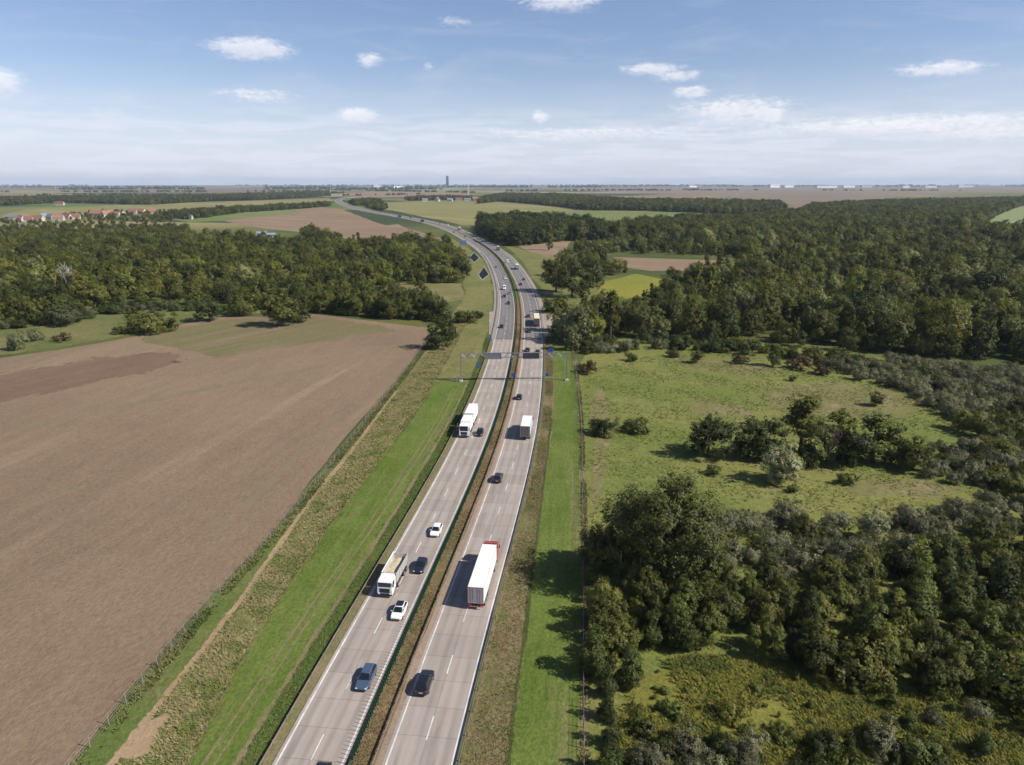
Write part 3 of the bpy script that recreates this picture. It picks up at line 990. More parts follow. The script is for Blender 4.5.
def fill(poly, gap, mix, hr, holes=(), road_gap=17.0, worldpts=False):
    """plants spread over an area: (kind, x, y, height)"""
    P = np.array(poly, float) if worldpts else np.array([G(*p) for p in poly])
    Hs = [np.array([G(*p) for p in h]) for h in holes]
    lo, hi = P.min(0), P.max(0)
    out = []
    ks = [m[0] for m in mix]; ws = np.array([m[1] for m in mix]); ws = ws / ws.sum()
    row = 0
    y = lo[1]
    while y < hi[1]:
        x = lo[0] + (gap / 2 if row % 2 else 0)
        while x < hi[0]:
            qx = x + prng.uniform(-.42, .42) * gap; qy = y + prng.uniform(-.42, .42) * gap
            x += gap
            if not inpoly(P, qx, qy) or any(inpoly(h, qx, qy) for h in Hs):
                continue
            s_, o_ = locate(qx, qy)
            if abs(o_) < road_gap:
                continue
            # drifts of one kind
            t = (math.sin(qx * .043 + 1.3) + math.sin(qy * .031 + qx * .017) + math.sin((qx + qy) * .09)) / 6 + .5
            t = .5 + .5 * math.sin(qx * .037 + 2 * math.sin(qy * .023)) * math.cos(qy * .041 + qx * .012)
            r = min(.999, max(0, t * .5 + prng.uniform(0, 1) * .5))
            k = ks[int(np.searchsorted(np.cumsum(ws), r).clip(0, len(ks) - 1))]
            hm = prng.uniform(*hr) * prng.choice([.7, .9, 1, 1, 1.15])
            out.append((k, qx, qy, hm))
        y += gap * .87; row += 1
    return out


def lay(x, y):
    """slow rise and fall of a wood's canopy over some tens of metres"""
    v = math.sin(x * .052 + 1.7 * math.sin(y * .021)) + math.sin(y * .047 + 1.3 * math.sin(x * .027 + 2)) + .7 * math.sin((x - y) * .11)
    return v / 2.7


# ---- woods
LEFT_WOOD = [(-160, 330), (0, 326), (60, 322), (100, 312), (130, 307), (200, 307), (245, 311), (300, 306), (335, 300), (350, 291), (415, 285), (462, 284), (464, 262), (452, 249), (438, 246.5), (405, 243.5),
             (345, 246), (300, 244), (235, 239), (180, 236), (60, 235), (0, 236), (-160, 239)]
HEDGE_WOOD = [(286, 321), (300, 312), (350, 303), (420, 306), (448, 318), (448, 325), (420, 321), (345, 316), (312, 312)]
RIGHT_WOOD = [(570, 352), (590, 343), (640, 341), (700, 343), (760, 347), (830, 350), (900, 356), (960, 360), (1024, 364), (1200, 376), (1260, 240), (1200, 226), (1024, 231), (962, 228), (900, 232),
              (830, 236), (740, 243), (610, 240), (560, 252), (548, 268), (546, 290), (556, 318)]
R_HOLES = [[(606, 253), (745, 257), (748, 273), (640, 275), (606, 268)], [(586, 302), (600, 279), (634, 271), (674, 279), (656, 299), (620, 304)], [(510, 262), (505, 240), (572, 235), (580, 262), (588, 300), (568, 330), (545, 320)]]
BELT_ROAD = [(487, 240), (478, 232), (480, 226), (520, 222.5), (560, 226), (592, 231), (620, 240), (570, 241), (520, 246), (502, 246)]
trees = []
trees += [(k, x, y, h, 'left') for k, x, y, h in fill(LEFT_WOOD, 9.8, [('dark', .24), ('oak', .34), ('ash', .22), ('pale', .1), ('poplar', .1)], (9, 15.5))]
trees = [(k, x, y, h * (1 if y < 640 else .8 if y < 760 else .68), a) for k, x, y, h, a in trees]
trees += [(k, x, y, h, 'hedge') for k, x, y, h in fill(HEDGE_WOOD, 6.2, [('oak', .4), ('ash', .15), ('dark', .25), ('willow', .2)], (8.5, 13.5))]
rw = fill(RIGHT_WOOD, 9.8, [('dark', .24), ('oak', .26), ('poplar', .1), ('pale', .14), ('ash', .16), ('willow', .1)], (8, 16), R_HOLES)
trees += [(k, x, y, h, 'right') for k, x, y, h in rw]
trees += [(k, x, y, h, 'belt') for k, x, y, h in fill(BELT_ROAD, 9.5, [('dark', .7), ('oak', .3)], (15, 21), (), 20)]

# ---- the thicket close by on the right: young trees and bushes
THICKET = [(596, 640), (600, 590), (640, 564), (690, 572), (760, 588), (850, 588), (905, 562), (960, 548), (1060, 538), (1300, 570), (1300, 740), (1060, 708), (930, 700), (850, 692), (790, 672), (740, 656), (690, 650),
           (650, 655), (640, 668), (622, 700), (606, 765), (600, 800), (580, 800), (588, 700)]
FROW = [road(s, FENCE_R(s) + random.uniform(1.6, 3.4)) for s in np.arange(s_at_y(60), s_at_y(118), 4.2)]
young = [(random.choice(['young', 'young_oak', 'young_ash', 'young']), x, y, random.uniform(3.8, 7.4)) for x, y in FROW]
young += fill(THICKET, 3.7, [('young', .34), ('young_oak', .22), ('young_ash', .22), ('olive_bush', .1), ('green_bush', .12)], (4.2, 7.6), (), 27.6)
BOTTOM = [(600, 775), (640, 745), (700, 742), (760, 752), (850, 745), (900, 752), (960, 775), (1000, 850), (620, 850)]
bottom = fill(BOTTOM, 3.6, [('grey_bush', .4), ('green_bush', .3), ('young', .3)], (2.6, 4.4), (), 27)
GREYS = [[(690, 552), (712, 526), (760, 516), (830, 526), (875, 545), (880, 574), (800, 590), (730, 578)], [(880, 548), (905, 520), (960, 500), (1020, 496), (1160, 510), (1160, 535), (1000, 535), (930, 550)],
         [(905, 402), (935, 384), (1000, 380), (1090, 388), (1130, 430), (1030, 442), (960, 424)], [(895, 474), (930, 448), (1000, 446), (1060, 460), (1050, 490), (960, 486)], [(812, 362), (880, 362), (960, 368), (1060, 374), (1150, 382), (1150, 392), (1030, 384), (960, 388), (930, 396), (880, 388)]]
greys = []
for i, P in enumerate(GREYS):
    greys += [(k, x, y, h, i) for k, x, y, h in fill(P, 4.6, [('grey_bush', .72), ('olive_bush', .14), ('green_bush', .14)], (3.2, 5.4))]
MID = [[(960, 470), (985, 440), (1030, 436), (1120, 450), (1120, 500), (1010, 508)], [(955, 432), (1000, 410), (1060, 415), (1080, 440), (1000, 450)]]
mids = []
for P in MID:
    mids += fill(P, 5.0, [('young', .4), ('young_oak', .3), ('olive_bush', .3), ('green_bush', .3)], (3.4, 6.5))

# ---- single trees and bushes that stand by themselves (foot in the survey photograph, height in metres)
SOLO = [
    ('shrub', 'green_bush', 603, 434, 5.2, 1.0, 'dark round shrub nearest the wire fence, alone in the meadow'),
    ('shrub', 'olive_bush', 635, 431, 4.2, 1.1, 'low wide olive shrub in the meadow, just inside the dark round one by the fence'),
    ('tree', 'dark', 708, 456, 10.6, 1.1, 'large dark spreading tree at the roadward end of the row across the meadow'),
    ('tree', 'dark', 748, 458, 9.8, 1.0, 'dark tree second from the road in the row across the meadow'),
    ('tree', 'dark', 768, 459, 10.5, .95, 'dark rounded tree behind the pale willow in the meadow row'),
    ('tree', 'pale_willow', 781, 483, 9.6, .95, 'pale silvery willow standing in front of the meadow row'),
    ('tree', 'thin', 800, 452, 14.0, 1.5, 'tall thin loose-crowned tree, highest in the meadow row'),
    ('tree', 'dark', 813, 466, 9.6, .9, 'dark dense tree right behind the pale willow on its far side from the road'),
    ('tree', 'thin', 838, 460, 12.0, 1.2, 'slim open tree beside the bare brown sapling in the meadow row'),
    ('tree', 'dark', 852, 466, 9.8, .85, 'dark conical tree beyond the bare brown sapling in the meadow row'),
    ('tree', 'thin', 872, 462, 11.5, 1.5, 'airy light green tree near the far end of the meadow row'),
    ('tree', 'young', 890, 464, 9.5, 1.1, 'dark narrow tree at the end of the meadow row nearest the grey willows'),
    ('tree', 'young_oak', 912, 470, 8.0, 1.1, 'dark rounded tree between the meadow row and the grey willow scrub'),
    ('shrub', 'light_bush', 714, 474, 2.4, 1.1, 'small pale bush in the grass in front of the large spreading meadow tree'),
    ('shrub', 'light_bush', 846, 484, 3.2, 1.0, 'pale green bush in the grass below the slim meadow trees'),
    ('shrub', 'light_bush', 793, 492, 2.0, 1.0, 'little pale bush at the foot of the silvery willow'),
    ('shrub', 'young_oak', 876, 406, 4.6, 1.0, 'small dark round shrub alone on the tan dry patch of meadow'),
    ('shrub', 'light_bush', 815, 400, 2.0, .7, 'tiny sapling alone in the far part of the meadow'),
    ('tree', 'pale_willow', 872, 541, 6.6, .9, 'yellowish round-headed tree beside the grey scrub in the near meadow'),
    ('shrub', 'rusty_bush', 588, 373, 5.0, 1.0, 'brownish round bush at the end of the mown strip by the fence corner'),
    ('shrub', 'green_bush', 631, 361, 3.4, 1.0, 'low dark bush first from the road along the wood edge meadow'),
    ('shrub', 'green_bush', 672, 357, 3.2, 1.0, 'low dark bush second from the road along the wood edge meadow'),
    ('shrub', 'young_oak', 697, 363, 4.8, 1.1, 'dark bush set forward from the wood edge into the meadow'),
    ('shrub', 'rusty_bush', 739, 363, 4.0, 1.1, 'reddish bush at the wood edge beside the pale green conical tree'),
    ('tree', 'young_ash', 773, 366, 8.0, 1.0, 'pale green conical young tree in front of the dark wood edge'),
    ('shrub', 'rusty_bush', 800, 369, 5.2, 1.2, 'rust brown wide bush past the pale conical tree at the wood edge'),
    ('shrub', 'rusty_bush', 822, 374, 4.2, 1.1, 'rust brown bush at the wood edge nearest the round grey willow'),
    ('shrub', 'grey_bush', 793, 381, 2.2, 1.0, 'small grey bush out in the meadow below the rust brown bushes'),
    ('shrub', 'olive_bush', 148, 331, 11.0, 1.3, 'broad dark bush standing between the left meadow and the bare field'),
    ('shrub', 'willow', 18, 350, 11.0, .6, 'tall grey-green bush nearest the edge of the picture beside the bare field'),
    ('shrub', 'willow', 36, 341, 7.0, .8, 'rounded grey-green bush behind the tall one at the left meadow'),
    ('shrub', 'rusty_bush', 63, 341, 4.0, 1.3, 'low reddish bush in the left meadow grass'),
    ('tree', 'willow', 66, 325, 12.0, 1.25, 'big silvery willow leaning over the left meadow at the wood edge'),
    ('tree', 'dark', 210, 321, 12.5, 1.1, 'dark round tree at the top edge of the bare field, standing clear of the wood'),
    ('tree', 'oak', 243, 315, 13.5, 1.1, 'dark broad tree between the two lone round trees above the bare field'),
    ('tree', 'oak', 280, 326, 16.5, 1.05, 'large round dark tree on the bare field edge with its shadow on the stubble'),
    ('tree', 'dark', 300, 322, 13.5, .9, 'dark tree touching the large round one on the field edge'),
    ('tree', 'dark', 438, 349, 13.0, .95, 'dark dense tree at the corner of the bare field by the motorway verge'),
    ('tree', 'oak', 449, 341, 9.0, .9, 'dark tree just behind the one at the field corner'),
    ('shrub', 'olive_bush', 464, 322, 7.0, 1.1, 'dark round bush on the verge between the field corner and the motorway'),
    ('shrub', 'green_bush', 478, 318, 4.0, 1.0, 'small dark bush beside the motorway culvert'),
    ('tree', 'oak', 556, 292, 21.0, .95, 'tall tree with bare lower trunk beside the motorway curve'),
    ('tree', 'dark', 572, 297, 20.0, .95, 'tall dark tree beside the bare-trunked one at the motorway curve'),
    ('tree', 'oak', 566, 276, 19.0, .9, 'tall tree behind the two trees at the motorway curve'),
    ('tree', 'dark', 590, 287, 18.0, 1.0, 'tall dark tree between the motorway curve and the yellow field'),
    ('shrub', 'green_bush', 555, 312, 8.5, 1.0, 'dark round bush close to the motorway shoulder at the culvert'),
    ('tree', 'poplar', 549, 250, 24.0, .9, 'lone tall tree on the small tan field by the motorway'),
    ('tree', 'dark', 446, 246, 12.5, 1.0, 'dark tree beside the far end of the motorway curve, nearest the road'),
    ('tree', 'dark', 430, 244, 12.0, 1.0, 'middle one of three dark trees by the brown far field'),
    ('tree', 'dark', 416, 243, 11.0, 1.0, 'outermost of three dark trees by the brown far field'),
    ('tree', 'oak', 622, 578, 12.5, .95, 'olive tree beside the very large dark oak, on its fence side'),
    ('tree', 'big_oak', 668, 590, 18.8, .88, 'very large dark oak rising above the thicket beside the fence'),
]
solo_xy = []
for nm, key, u, v, h, wd, lab in SOLO:
    x, y = G(u, v)
    plant('tree' if nm == 'tree' else 'shrub', key, x, y, h * 1.06, lab, nm, None, wide=wd * 1.15)
    solo_xy.append((x, y, h * .33))
n_solo_tree = sum(1 for s in SOLO if s[0] == 'tree'); n_solo_shrub = len(SOLO) - n_solo_tree


def clear_of_solo(x, y, k=1.0):
    return all((x - a) ** 2 + (y - b) ** 2 > (r * k + 1.5) ** 2 for a, b, r in solo_xy)


# ---- which of the crowd become things of their own: those that show largest
SHADE = {'dark': 'dark green', 'oak': 'olive green', 'ash': 'mid green', 'poplar': 'tall narrow', 'pale': 'pale green', 'willow': 'silvery', 'young': 'dark narrow', 'young_oak': 'olive rounded',
         'young_ash': 'yellowish green', 'grey_bush': 'grey-brown', 'green_bush': 'dark green', 'olive_bush': 'olive', 'thin': 'thin airy', 'light_bush': 'pale green'}


def where_tree(area, u, v, x, y, dist):
    if area == 'left':
        z = 'outermost' if u < 60 else 'by the dead tree' if u < 130 else 'above the small meadow' if u < 230 else 'above the stubble' if u < 330 else 'nearest the motorway'
        return 'front' if v > 285 else 'middle' if v > 262 else 'back', 'the bare-field wood, ' + z
    if area == 'hedge':
        return '', 'the hedgerow along the top of the bare field'
    if area == 'belt':
        return '', 'the dark belt inside the motorway bend'
    if area == 'mid':
        return '', 'the clump among the grey willows past the meadow'
    z = 'beside the motorway' if u < 640 else 'above the rusty bushes' if u < 830 else 'above the grey willows'
    return 'front' if v > 318 else 'middle' if v > 280 else 'back', 'the meadow wood, ' + z


def shaped(L):
    out = []
    for k, x, y, h, a in L:
        if a in ('left', 'right'):
            v = lay(x, y)
            if v < -.45 and prng.uniform() < .55:
                continue
            h *= 1 + .34 * v
            if prng.uniform() < .06: h *= 1.3
            if a == 'right' and x < y * .26 and y > 400: h *= .66
        out.append((k, x, y, h, a))
    return out


trees = shaped(trees)
cand_t, cand_s = [], []
for k, x, y, h, a in trees:
    if clear_of_solo(x, y, .75):
        cand_t.append((k, x, y, h, a))
for k, x, y, h in young:
    if clear_of_solo(x, y, .9):
        (cand_s if k.endswith('bush') else cand_t).append((k, x, y, h, 'thicket'))
for k, x, y, h in fill([(612, 765), (630, 700), (660, 672), (760, 672), (850, 694), (1000, 706), (1060, 765)], 6.5, [('light_bush', .35), ('olive_bush', .3), ('young', .2), ('grey_bush', .15)], (1.0, 3.2), (), 27):
    bottom.append((k, x, y, h))
for k, x, y, h in bottom:
    (cand_s if k.endswith('bush') else cand_t).append((k, x, y, h, 'bottom'))
for k, x, y, h, i in greys:
    if clear_of_solo(x, y, .6):
        cand_s.append((k, x, y, h, ('grey', i)))
for k, x, y, h in mids:
    if clear_of_solo(x, y, .6):
        (cand_s if k.endswith('bush') else cand_t).append((k, x, y, h, 'mid'))
# low growth along the wood edges
for P, gap in (([(585, 356), (640, 350), (700, 352), (760, 356), (830, 366), (900, 380), (960, 396), (960, 388), (900, 370), (830, 356), (760, 347), (700, 343), (640, 342), (580, 346)], 5.5),
               ([(-100, 336), (60, 326), (110, 314), (200, 311), (240, 313), (240, 308), (200, 306), (110, 307), (60, 318), (-100, 328)], 6.0)):
    for k, x, y, h in fill(P, gap, [('olive_bush', .4), ('green_bush', .3), ('grey_bush', .3)], (3, 5.5)):
        if clear_of_solo(x, y, .8):
            cand_s.append((k, x, y, h, 'edge_r' if x > 0 else 'edge_l'))


def rank(L):
    def key(t):
        s, u, v = pxs(t[3], t[1], t[2])
        inside = -15 < u < W + 15 and v < H + 25
        return -(s if inside else s * .02)
    return sorted(L, key=key)


cand_t, cand_s = rank(cand_t), rank(cand_s)
NT_, NS_ = 296 - n_solo_tree, 296 - n_solo_shrub
rest = cand_t[NT_:] + cand_s[NS_:]
GREY_AT = {0: 'the grey scrub below the yellowish round tree', 1: 'the grey scrub along the far side of the near thicket', 2: 'the big grey willow scrub past the tan meadow',
           3: 'the grey scrub just past the meadow row', 4: 'the grey bushes at the corner of meadow and wood'}


def strip_of(s, v, u):
    """a findable place inside the thicket, for its label"""
    a = 'by the fence' if u < 680 else 'above the yellow clearing' if u < 860 else 'toward the outer end'
    b = 'clearing edge' if v > 650 else 'middle' if v > 600 else 'meadow side'
    return b, a


for k, x, y, h, a in cand_t[:NT_]:
    s, u, v = pxs(h, x, y)
    if a == 'thicket':
        b, c = strip_of(s, v, u)
        lab = f'{SHADE[k]} young tree in the near thicket {b}, {c}'
        grp = f'{SHADE[k]} young trees of the near thicket {b} {c}'
    elif a == 'bottom':
        lab = f'{SHADE[k]} young tree among the low bushes below the yellow clearing'; grp = lab + 's'
    else:
        r, z = where_tree(a, u, v, x, y, 0)
        lab = f'{SHADE[k]} tree in {z}' + (f', {r} rows' if r else ''); grp = f'{SHADE[k]} trees of {z} {r}'.strip()
    plant('tree', k, x, y, h, lab, 'tree', grp)
for k, x, y, h, a in cand_s[:NS_]:
    s, u, v = pxs(h, x, y)
    if isinstance(a, tuple):
        lab = f'{SHADE[k]} bush in {GREY_AT[a[1]]}'; grp = f'{SHADE[k]} bushes of {GREY_AT[a[1]]}'
    elif a == 'thicket':
        b, c = strip_of(s, v, u)
        lab = f'{SHADE[k]} bush in the near thicket, {b}, {c}'; grp = f'{SHADE[k]} bushes of the near thicket {b} {c}'
    elif a == 'bottom':
        lab = f'{SHADE[k]} low bush below the yellow clearing'; grp = lab + ' group'
    elif a == 'mid':
        lab = f'{SHADE[k]} bush in the clump among the grey willows past the meadow'; grp = lab + ' group'
    else:
        z = 'along the foot of the wood beyond the meadow' if a == 'edge_r' else 'along the foot of the wood beyond the bare field'
        lab = f'{SHADE[k]} bush {z}'; grp = lab + ' group'
    plant('shrub', k, x, y, h, lab, 'shrub', grp)

# ---- the rest of the woods and the far woods: masses nobody could count
FAR = [([(478, 204), (500, 201.5), (540, 205), (585, 210.5), (640, 211), (720, 214), (742, 214), (786, 209.5), (776, 204.5), (700, 203), (640, 202.5), (590, 199), (560, 196), (500, 195.5), (484, 199)], 12, (12, 18), 'dark'),
       ([(742, 222), (800, 214), (812, 208), (870, 204), (960, 202), (1024, 200), (1180, 200), (1180, 208), (1024, 205), (1000, 214), (976, 226), (900, 231), (830, 236), (745, 241), (640, 239), (600, 233), (640, 226), (690, 222)], 11, (12, 17), 'oak'),
       ([(0, 206), (60, 203), (150, 205), (215, 201), (260, 200.5), (330, 196), (330, 193), (215, 197), (60, 199), (-60, 201), (-60, 208)], 14, (12, 18), 'dark'),
       ([(165, 217), (190, 220), (240, 213), (300, 209), (330, 206.5), (330, 204.8), (240, 210), (185, 214)], 11, (9, 14), 'dark'),
       ([(-60, 232), (0, 229), (60, 227), (180, 227), (190, 229), (180, 236), (0, 236), (-60, 236)], 13, (5, 9), 'oak'),
       ([(60, 215), (100, 213), (165, 211.5), (200, 212), (190, 219), (120, 221), (70, 220)], 22, (5, 9), 'oak'),
       ([(0, 221), (60, 223), (100, 219.5), (160, 217), (175, 219), (170, 223), (60, 226), (0, 225)], 20, (4, 8), 'oak'),
       ([(346, 204), (372, 201.5), (384, 203), (372, 205.5), (350, 206)], 12, (12, 16), 'dark'),
       ([(366, 206), (374, 205), (388, 208.5), (382, 211), (370, 209)], 10, (10, 14), 'dark'),
       ([(405, 199.5), (425, 198), (455, 198), (480, 199), (480, 200.5), (450, 200), (410, 201)], 12, (10, 15), 'dark'),
       ([(300, 236), (312, 232), (330, 238), (345, 243), (310, 245)], 12, (9, 13), 'oak')]
for poly, gap, hr, kk in FAR:
    rest += [(k, x, y, h, 'far') for k, x, y, h in fill(poly, gap, [('dark', .45 if kk == 'dark' else .3), ('oak', .5), ('ash', .2)], hr, (), 22)]
# thin belts toward the horizon
for (u0, v0, u1, v1, dep, hh) in [(0, 192.4, 330, 191.6, 160, 16), (-60, 196.5, 200, 195.5, 120, 16), (60, 189.6, 480, 189.4, 300, 18), (-60, 187.6, 520, 187.5, 500, 20), (470, 187.4, 600, 187.6, 500, 22),
                                  (480, 191.8, 700, 189.8, 180, 16), (560, 186.6, 1100, 186.6, 700, 22), (640, 190.8, 760, 190.2, 90, 14), (820, 190.6, 960, 190.8, 120, 15), (330, 190.2, 480, 193, 90, 15),
                                  (-60, 185.8, 1100, 185.8, 1200, 26), (340, 196.2, 420, 194.6, 70, 13), (230, 194.6, 345, 193.4, 110, 14)]:
    A, B = G(u0, v0), G(u1, v1)
    L = np.hypot(*(B - A)); n = int(min(420, L / 26 * 2))
    for k in range(n):
        t = prng.uniform(0, 1); p = A + (B - A) * t
        if math.sin(t * 23 + v0 * 7) + math.sin(t * 9.7 + v0) < -.75:
            continue
        q = prng.uniform(-.5, .5) * dep
        d = p / np.hypot(*p)
        x, y = p + d * q
        rest.append(('dark' if prng.uniform() < .6 else 'oak', x, y, hh * prng.uniform(.7, 1.1) * (1.5 if dep > 250 else 1), 'far'))


def scatter(name, label, items):
    """one mass of plants: points that carry kind, turn and size, each drawn as that kind's crown"""
    keys = []
    for k in KIND:
        for v in range(len(KIND[k])):
            keys.append((k, v))
    n = len(items)
    have = {}
    for ob in COL.objects:
        if ob.type == 'MESH' and ob.name.startswith('crown') and ob.data.name not in have:
            have[ob.data.name] = ob
    free = {k: [v for v in range(len(KIND[k])) if KIND[k][v][0].name in have] for k in KIND}
    me = bpy.data.meshes.new(name)
    me.vertices.add(n)
    co = np.zeros((n, 3), np.float32); idx = np.zeros(n, np.int32); rot = np.zeros((n, 3), np.float32); scl = np.zeros((n, 3), np.float32)
    for i, it in enumerate(items):
        k, x, y, h = it[:4]
        if not free[k]:
            k = {'pale': 'ash', 'poplar': 'oak', 'willow': 'ash'}.get(k, 'oak')
        v = random.choice(free[k]); s = h / KIND[k][v][2]
        wd = random.uniform(.9, 1.2) * (1.5 if math.hypot(x, y) > 4500 else 1)
        co[i] = (x, y, 0); idx[i] = keys.index((k, v)); rot[i, 2] = random.uniform(0, 6.28); scl[i] = (s * wd, s * wd, s)
    me.vertices.foreach_set('co', co.ravel())
    for nm, tp, arr, f in (('pick', 'INT', idx, 'value'), ('turn', 'FLOAT_VECTOR', rot, 'vector'), ('size', 'FLOAT_VECTOR', scl, 'vector')):
        at = me.attributes.new(nm, tp, 'POINT'); at.data.foreach_set(f, arr.ravel())
    o = link(name, me)
    ng = bpy.data.node_groups.new(name, 'GeometryNodeTree')
    ng.interface.new_socket('Geometry', in_out='INPUT', socket_type='NodeSocketGeometry')
    ng.interface.new_socket('Geometry', in_out='OUTPUT', socket_type='NodeSocketGeometry')
    N, Lk = ng.nodes, ng.links
    gi = N.new('NodeGroupInput'); go = N.new('NodeGroupOutput'); jn = N.new('GeometryNodeJoinGeometry')

    def named(nm, tp):
        q = N.new('GeometryNodeInputNamedAttribute'); q.data_type = tp; q.inputs[0].default_value = nm
        return q.outputs[0]
    pk, tn, sz = named('pick', 'INT'), named('turn', 'FLOAT_VECTOR'), named('size', 'FLOAT_VECTOR')
    for j in sorted(set(idx.tolist())):
        k, v = keys[j]
        src = have[KIND[k][v][0].name]
        oi = N.new('GeometryNodeObjectInfo'); oi.inputs['Object'].default_value = src; oi.inputs['As Instance'].default_value = True
        cp = N.new('FunctionNodeCompare'); cp.data_type = 'INT'; cp.operation = 'EQUAL'
        Lk.new(pk, cp.inputs['A']) if cp.inputs['A'].type == 'INT' else Lk.new(pk, [s for s in cp.inputs if s.type == 'INT'][0])
        [s for s in cp.inputs if s.type == 'INT'][1].default_value = j
        ip = N.new('GeometryNodeInstanceOnPoints')
        Lk.new(gi.outputs[0], ip.inputs['Points']); Lk.new(cp.outputs[0], ip.inputs['Selection']); Lk.new(oi.outputs['Geometry'], ip.inputs['Instance'])
        Lk.new(tn, ip.inputs['Rotation']); Lk.new(sz, ip.inputs['Scale'])
        Lk.new(ip.outputs[0], jn.inputs[0])
    Lk.new(jn.outputs[0], go.inputs[0])
    md = o.modifiers.new('spread', 'NODES'); md.node_group = ng
    return tag(o, label, 'woodland', None, 'stuff')


scatter('woodland', 'dense green woodland behind the nearer trees and in belts out to the horizon', rest)
clr = [(606, 772), (624, 700), (645, 672), (700, 666), (770, 674), (850, 694), (930, 702), (1045, 712), (1060, 772)]
hc = [(random.choice(['light_bush', 'light_bush', 'olive_bush', 'young_ash']), x, y, h * random.choice([.6, 1, 1, 1.5])) for k, x, y, h in fill(clr, 2.5, [('light_bush', 1)], (.5, 1.15), (), 27)
      if math.sin(x * .4) + math.sin(y * .55 + x * .2) + random.uniform(-1, 1) > -.3]
scatter('herb_clumps', 'loose yellow-green clumps of tall herbs and seedlings across the clearing', hc)
print('TREES', len(cand_t), len(cand_s), 'stuff', len(rest))

# ---- the bare pale tree in the left wood and the brown sapling in the meadow
def bare_tree(name, label, x, y, h, mat, spread, n, rg):
    o = empty(name, (x, y, 0))
    tag(o, label, 'dead tree')
    MB().tube([(0, 0, -.2), (.1, 0, h * .25), (0, .1, h * .55)], [h * .035, h * .026, h * .015], 8).build('trunk', mat, o, True)
    mb = MB()
    for k in range(n):
        a = k * 2.4 + rg.uniform(-.3, .3); z0 = h * rg.uniform(.2, .5); r = spread * rg.uniform(.4, 1)
        p1 = Vector((math.cos(a) * r * .5, math.sin(a) * r * .5, z0 + h * .22)); p2 = Vector((math.cos(a) * r, math.sin(a) * r, h * rg.uniform(.78, 1.0)))
        mb.tube([(0, 0, z0), p1, p2], [h * .014, h * .010, h * .003], 5)
        for q in range(4):
            t = rg.uniform(.25, .95); b = p1.lerp(p2, t); c = b + Vector((rg.uniform(-1, 1), rg.uniform(-1, 1), rg.uniform(.4, 1.3))) * h * .12
            mb.tube([b, b.lerp(c, .5) + Vector((0, 0, .1)), c], [h * .006, h * .004, h * .0015], 4)
    mb.build('branches', mat, o)
    return o


x, y = G(88, 302)
bare_tree('dead_tree', 'pale bare dead tree with forked branches standing up out of the left wood', x, y - 14, 22.5, pale_bark, 5.0, 15, prng)
x, y = G(826, 464)
bare_tree('dead_tree', 'brown leafless sapling with thin twigs in the row across the meadow', x, y, 10, plain('brown_twigs', (.20, .13, .10), .9), 3.2, 22, prng)


# ---- grasses: blades in tufts
def tufts(name, mat, pts, hgt, wid, blades, lean, rg, label, cat='grass'):
    n = len(pts) * blades
    P = np.repeat(pts, blades, axis=0)
    a = rg.uniform(0, 6.283, n); hh = hgt * rg.uniform(.5, 1.25, n); ln = lean * rg.uniform(.2, 1.1, n) * hh
    ww = wid * rg.uniform(.6, 1.4, n)
    bx, by = P[:, 0] + rg.uniform(-1, 1, n) * wid * 1.6, P[:, 1] + rg.uniform(-1, 1, n) * wid * 1.6
    z0 = np.full(n, .0)
    ca, sa = np.cos(a), np.sin(a)
    V = np.empty((n, 4, 3), np.float32)
    V[:, 0] = np.stack([bx - sa * ww * .5, by + ca * ww * .5, z0], 1)
    V[:, 1] = np.stack([bx + sa * ww * .5, by - ca * ww * .5, z0], 1)
    V[:, 2] = np.stack([bx + ca * ln + sa * ww * .45, by + sa * ln - ca * ww * .45, hh * .7], 1)
    V[:, 3] = np.stack([bx + ca * ln * 1.6 - sa * ww * .2, by + sa * ln * 1.6 + ca * ww * .2, hh], 1)
    i = np.arange(n) * 4
    me = np_mesh(name, V.reshape(-1, 3), np.stack([i, i + 1, i + 2, i + 3], 1), mat)
    return tag(link(name, me), label, cat, None, 'stuff')


def blade_mat(name, ca, cb, cc):
    m, t, b = new_mat(name)
    geo = t.new('ShaderNodeNewGeometry')
    col = t.mix(t.step(geo.outputs['Random Per Island'], .2, .8), ca, cb)
    n = t.noise(geo.outputs['Position'], .22, 4, .6)
    col = t.mix(t.step(n, .48, .62), col, cc)
    t.l.new(col, b.inputs['Base Color']); b.inputs['Roughness'].default_value = .8; b.inputs['Specular IOR Level'].default_value = .15
    return m


def band_pts(o0, o1, s0, s1, n, rg, clump=0.0):
    s = rg.uniform(s0, s1, n); o = rg.uniform(0, 1, n)
    A = o0(s) if callable(o0) else o0; B = o1(s) if callable(o1) else o1
    o = A + (B - A) * o
    x, y = road(s, 0); nx = np.interp(s, rs, rn[:, 0]); ny = np.interp(s, rs, rn[:, 1])
    P = np.stack([x + nx * o, y + ny * o], 1)
    if clump:
        f = np.sin(P[:, 0] * .31 + np.sin(P[:, 1] * .19) * 2) + np.sin(P[:, 1] * .23 + P[:, 0] * .11) + rg.uniform(-1.2, 1.2, n)
        P = P[f > clump]
    q = [G(*p) for p in ((120, 760), (132, 730), (150, 718), (176, 708), (162, 730), (148, 756))]
    return np.array([p for p in P if not (p[0] < -20 and p[1] < 110 and inpoly(q, p[0], p[1]))])


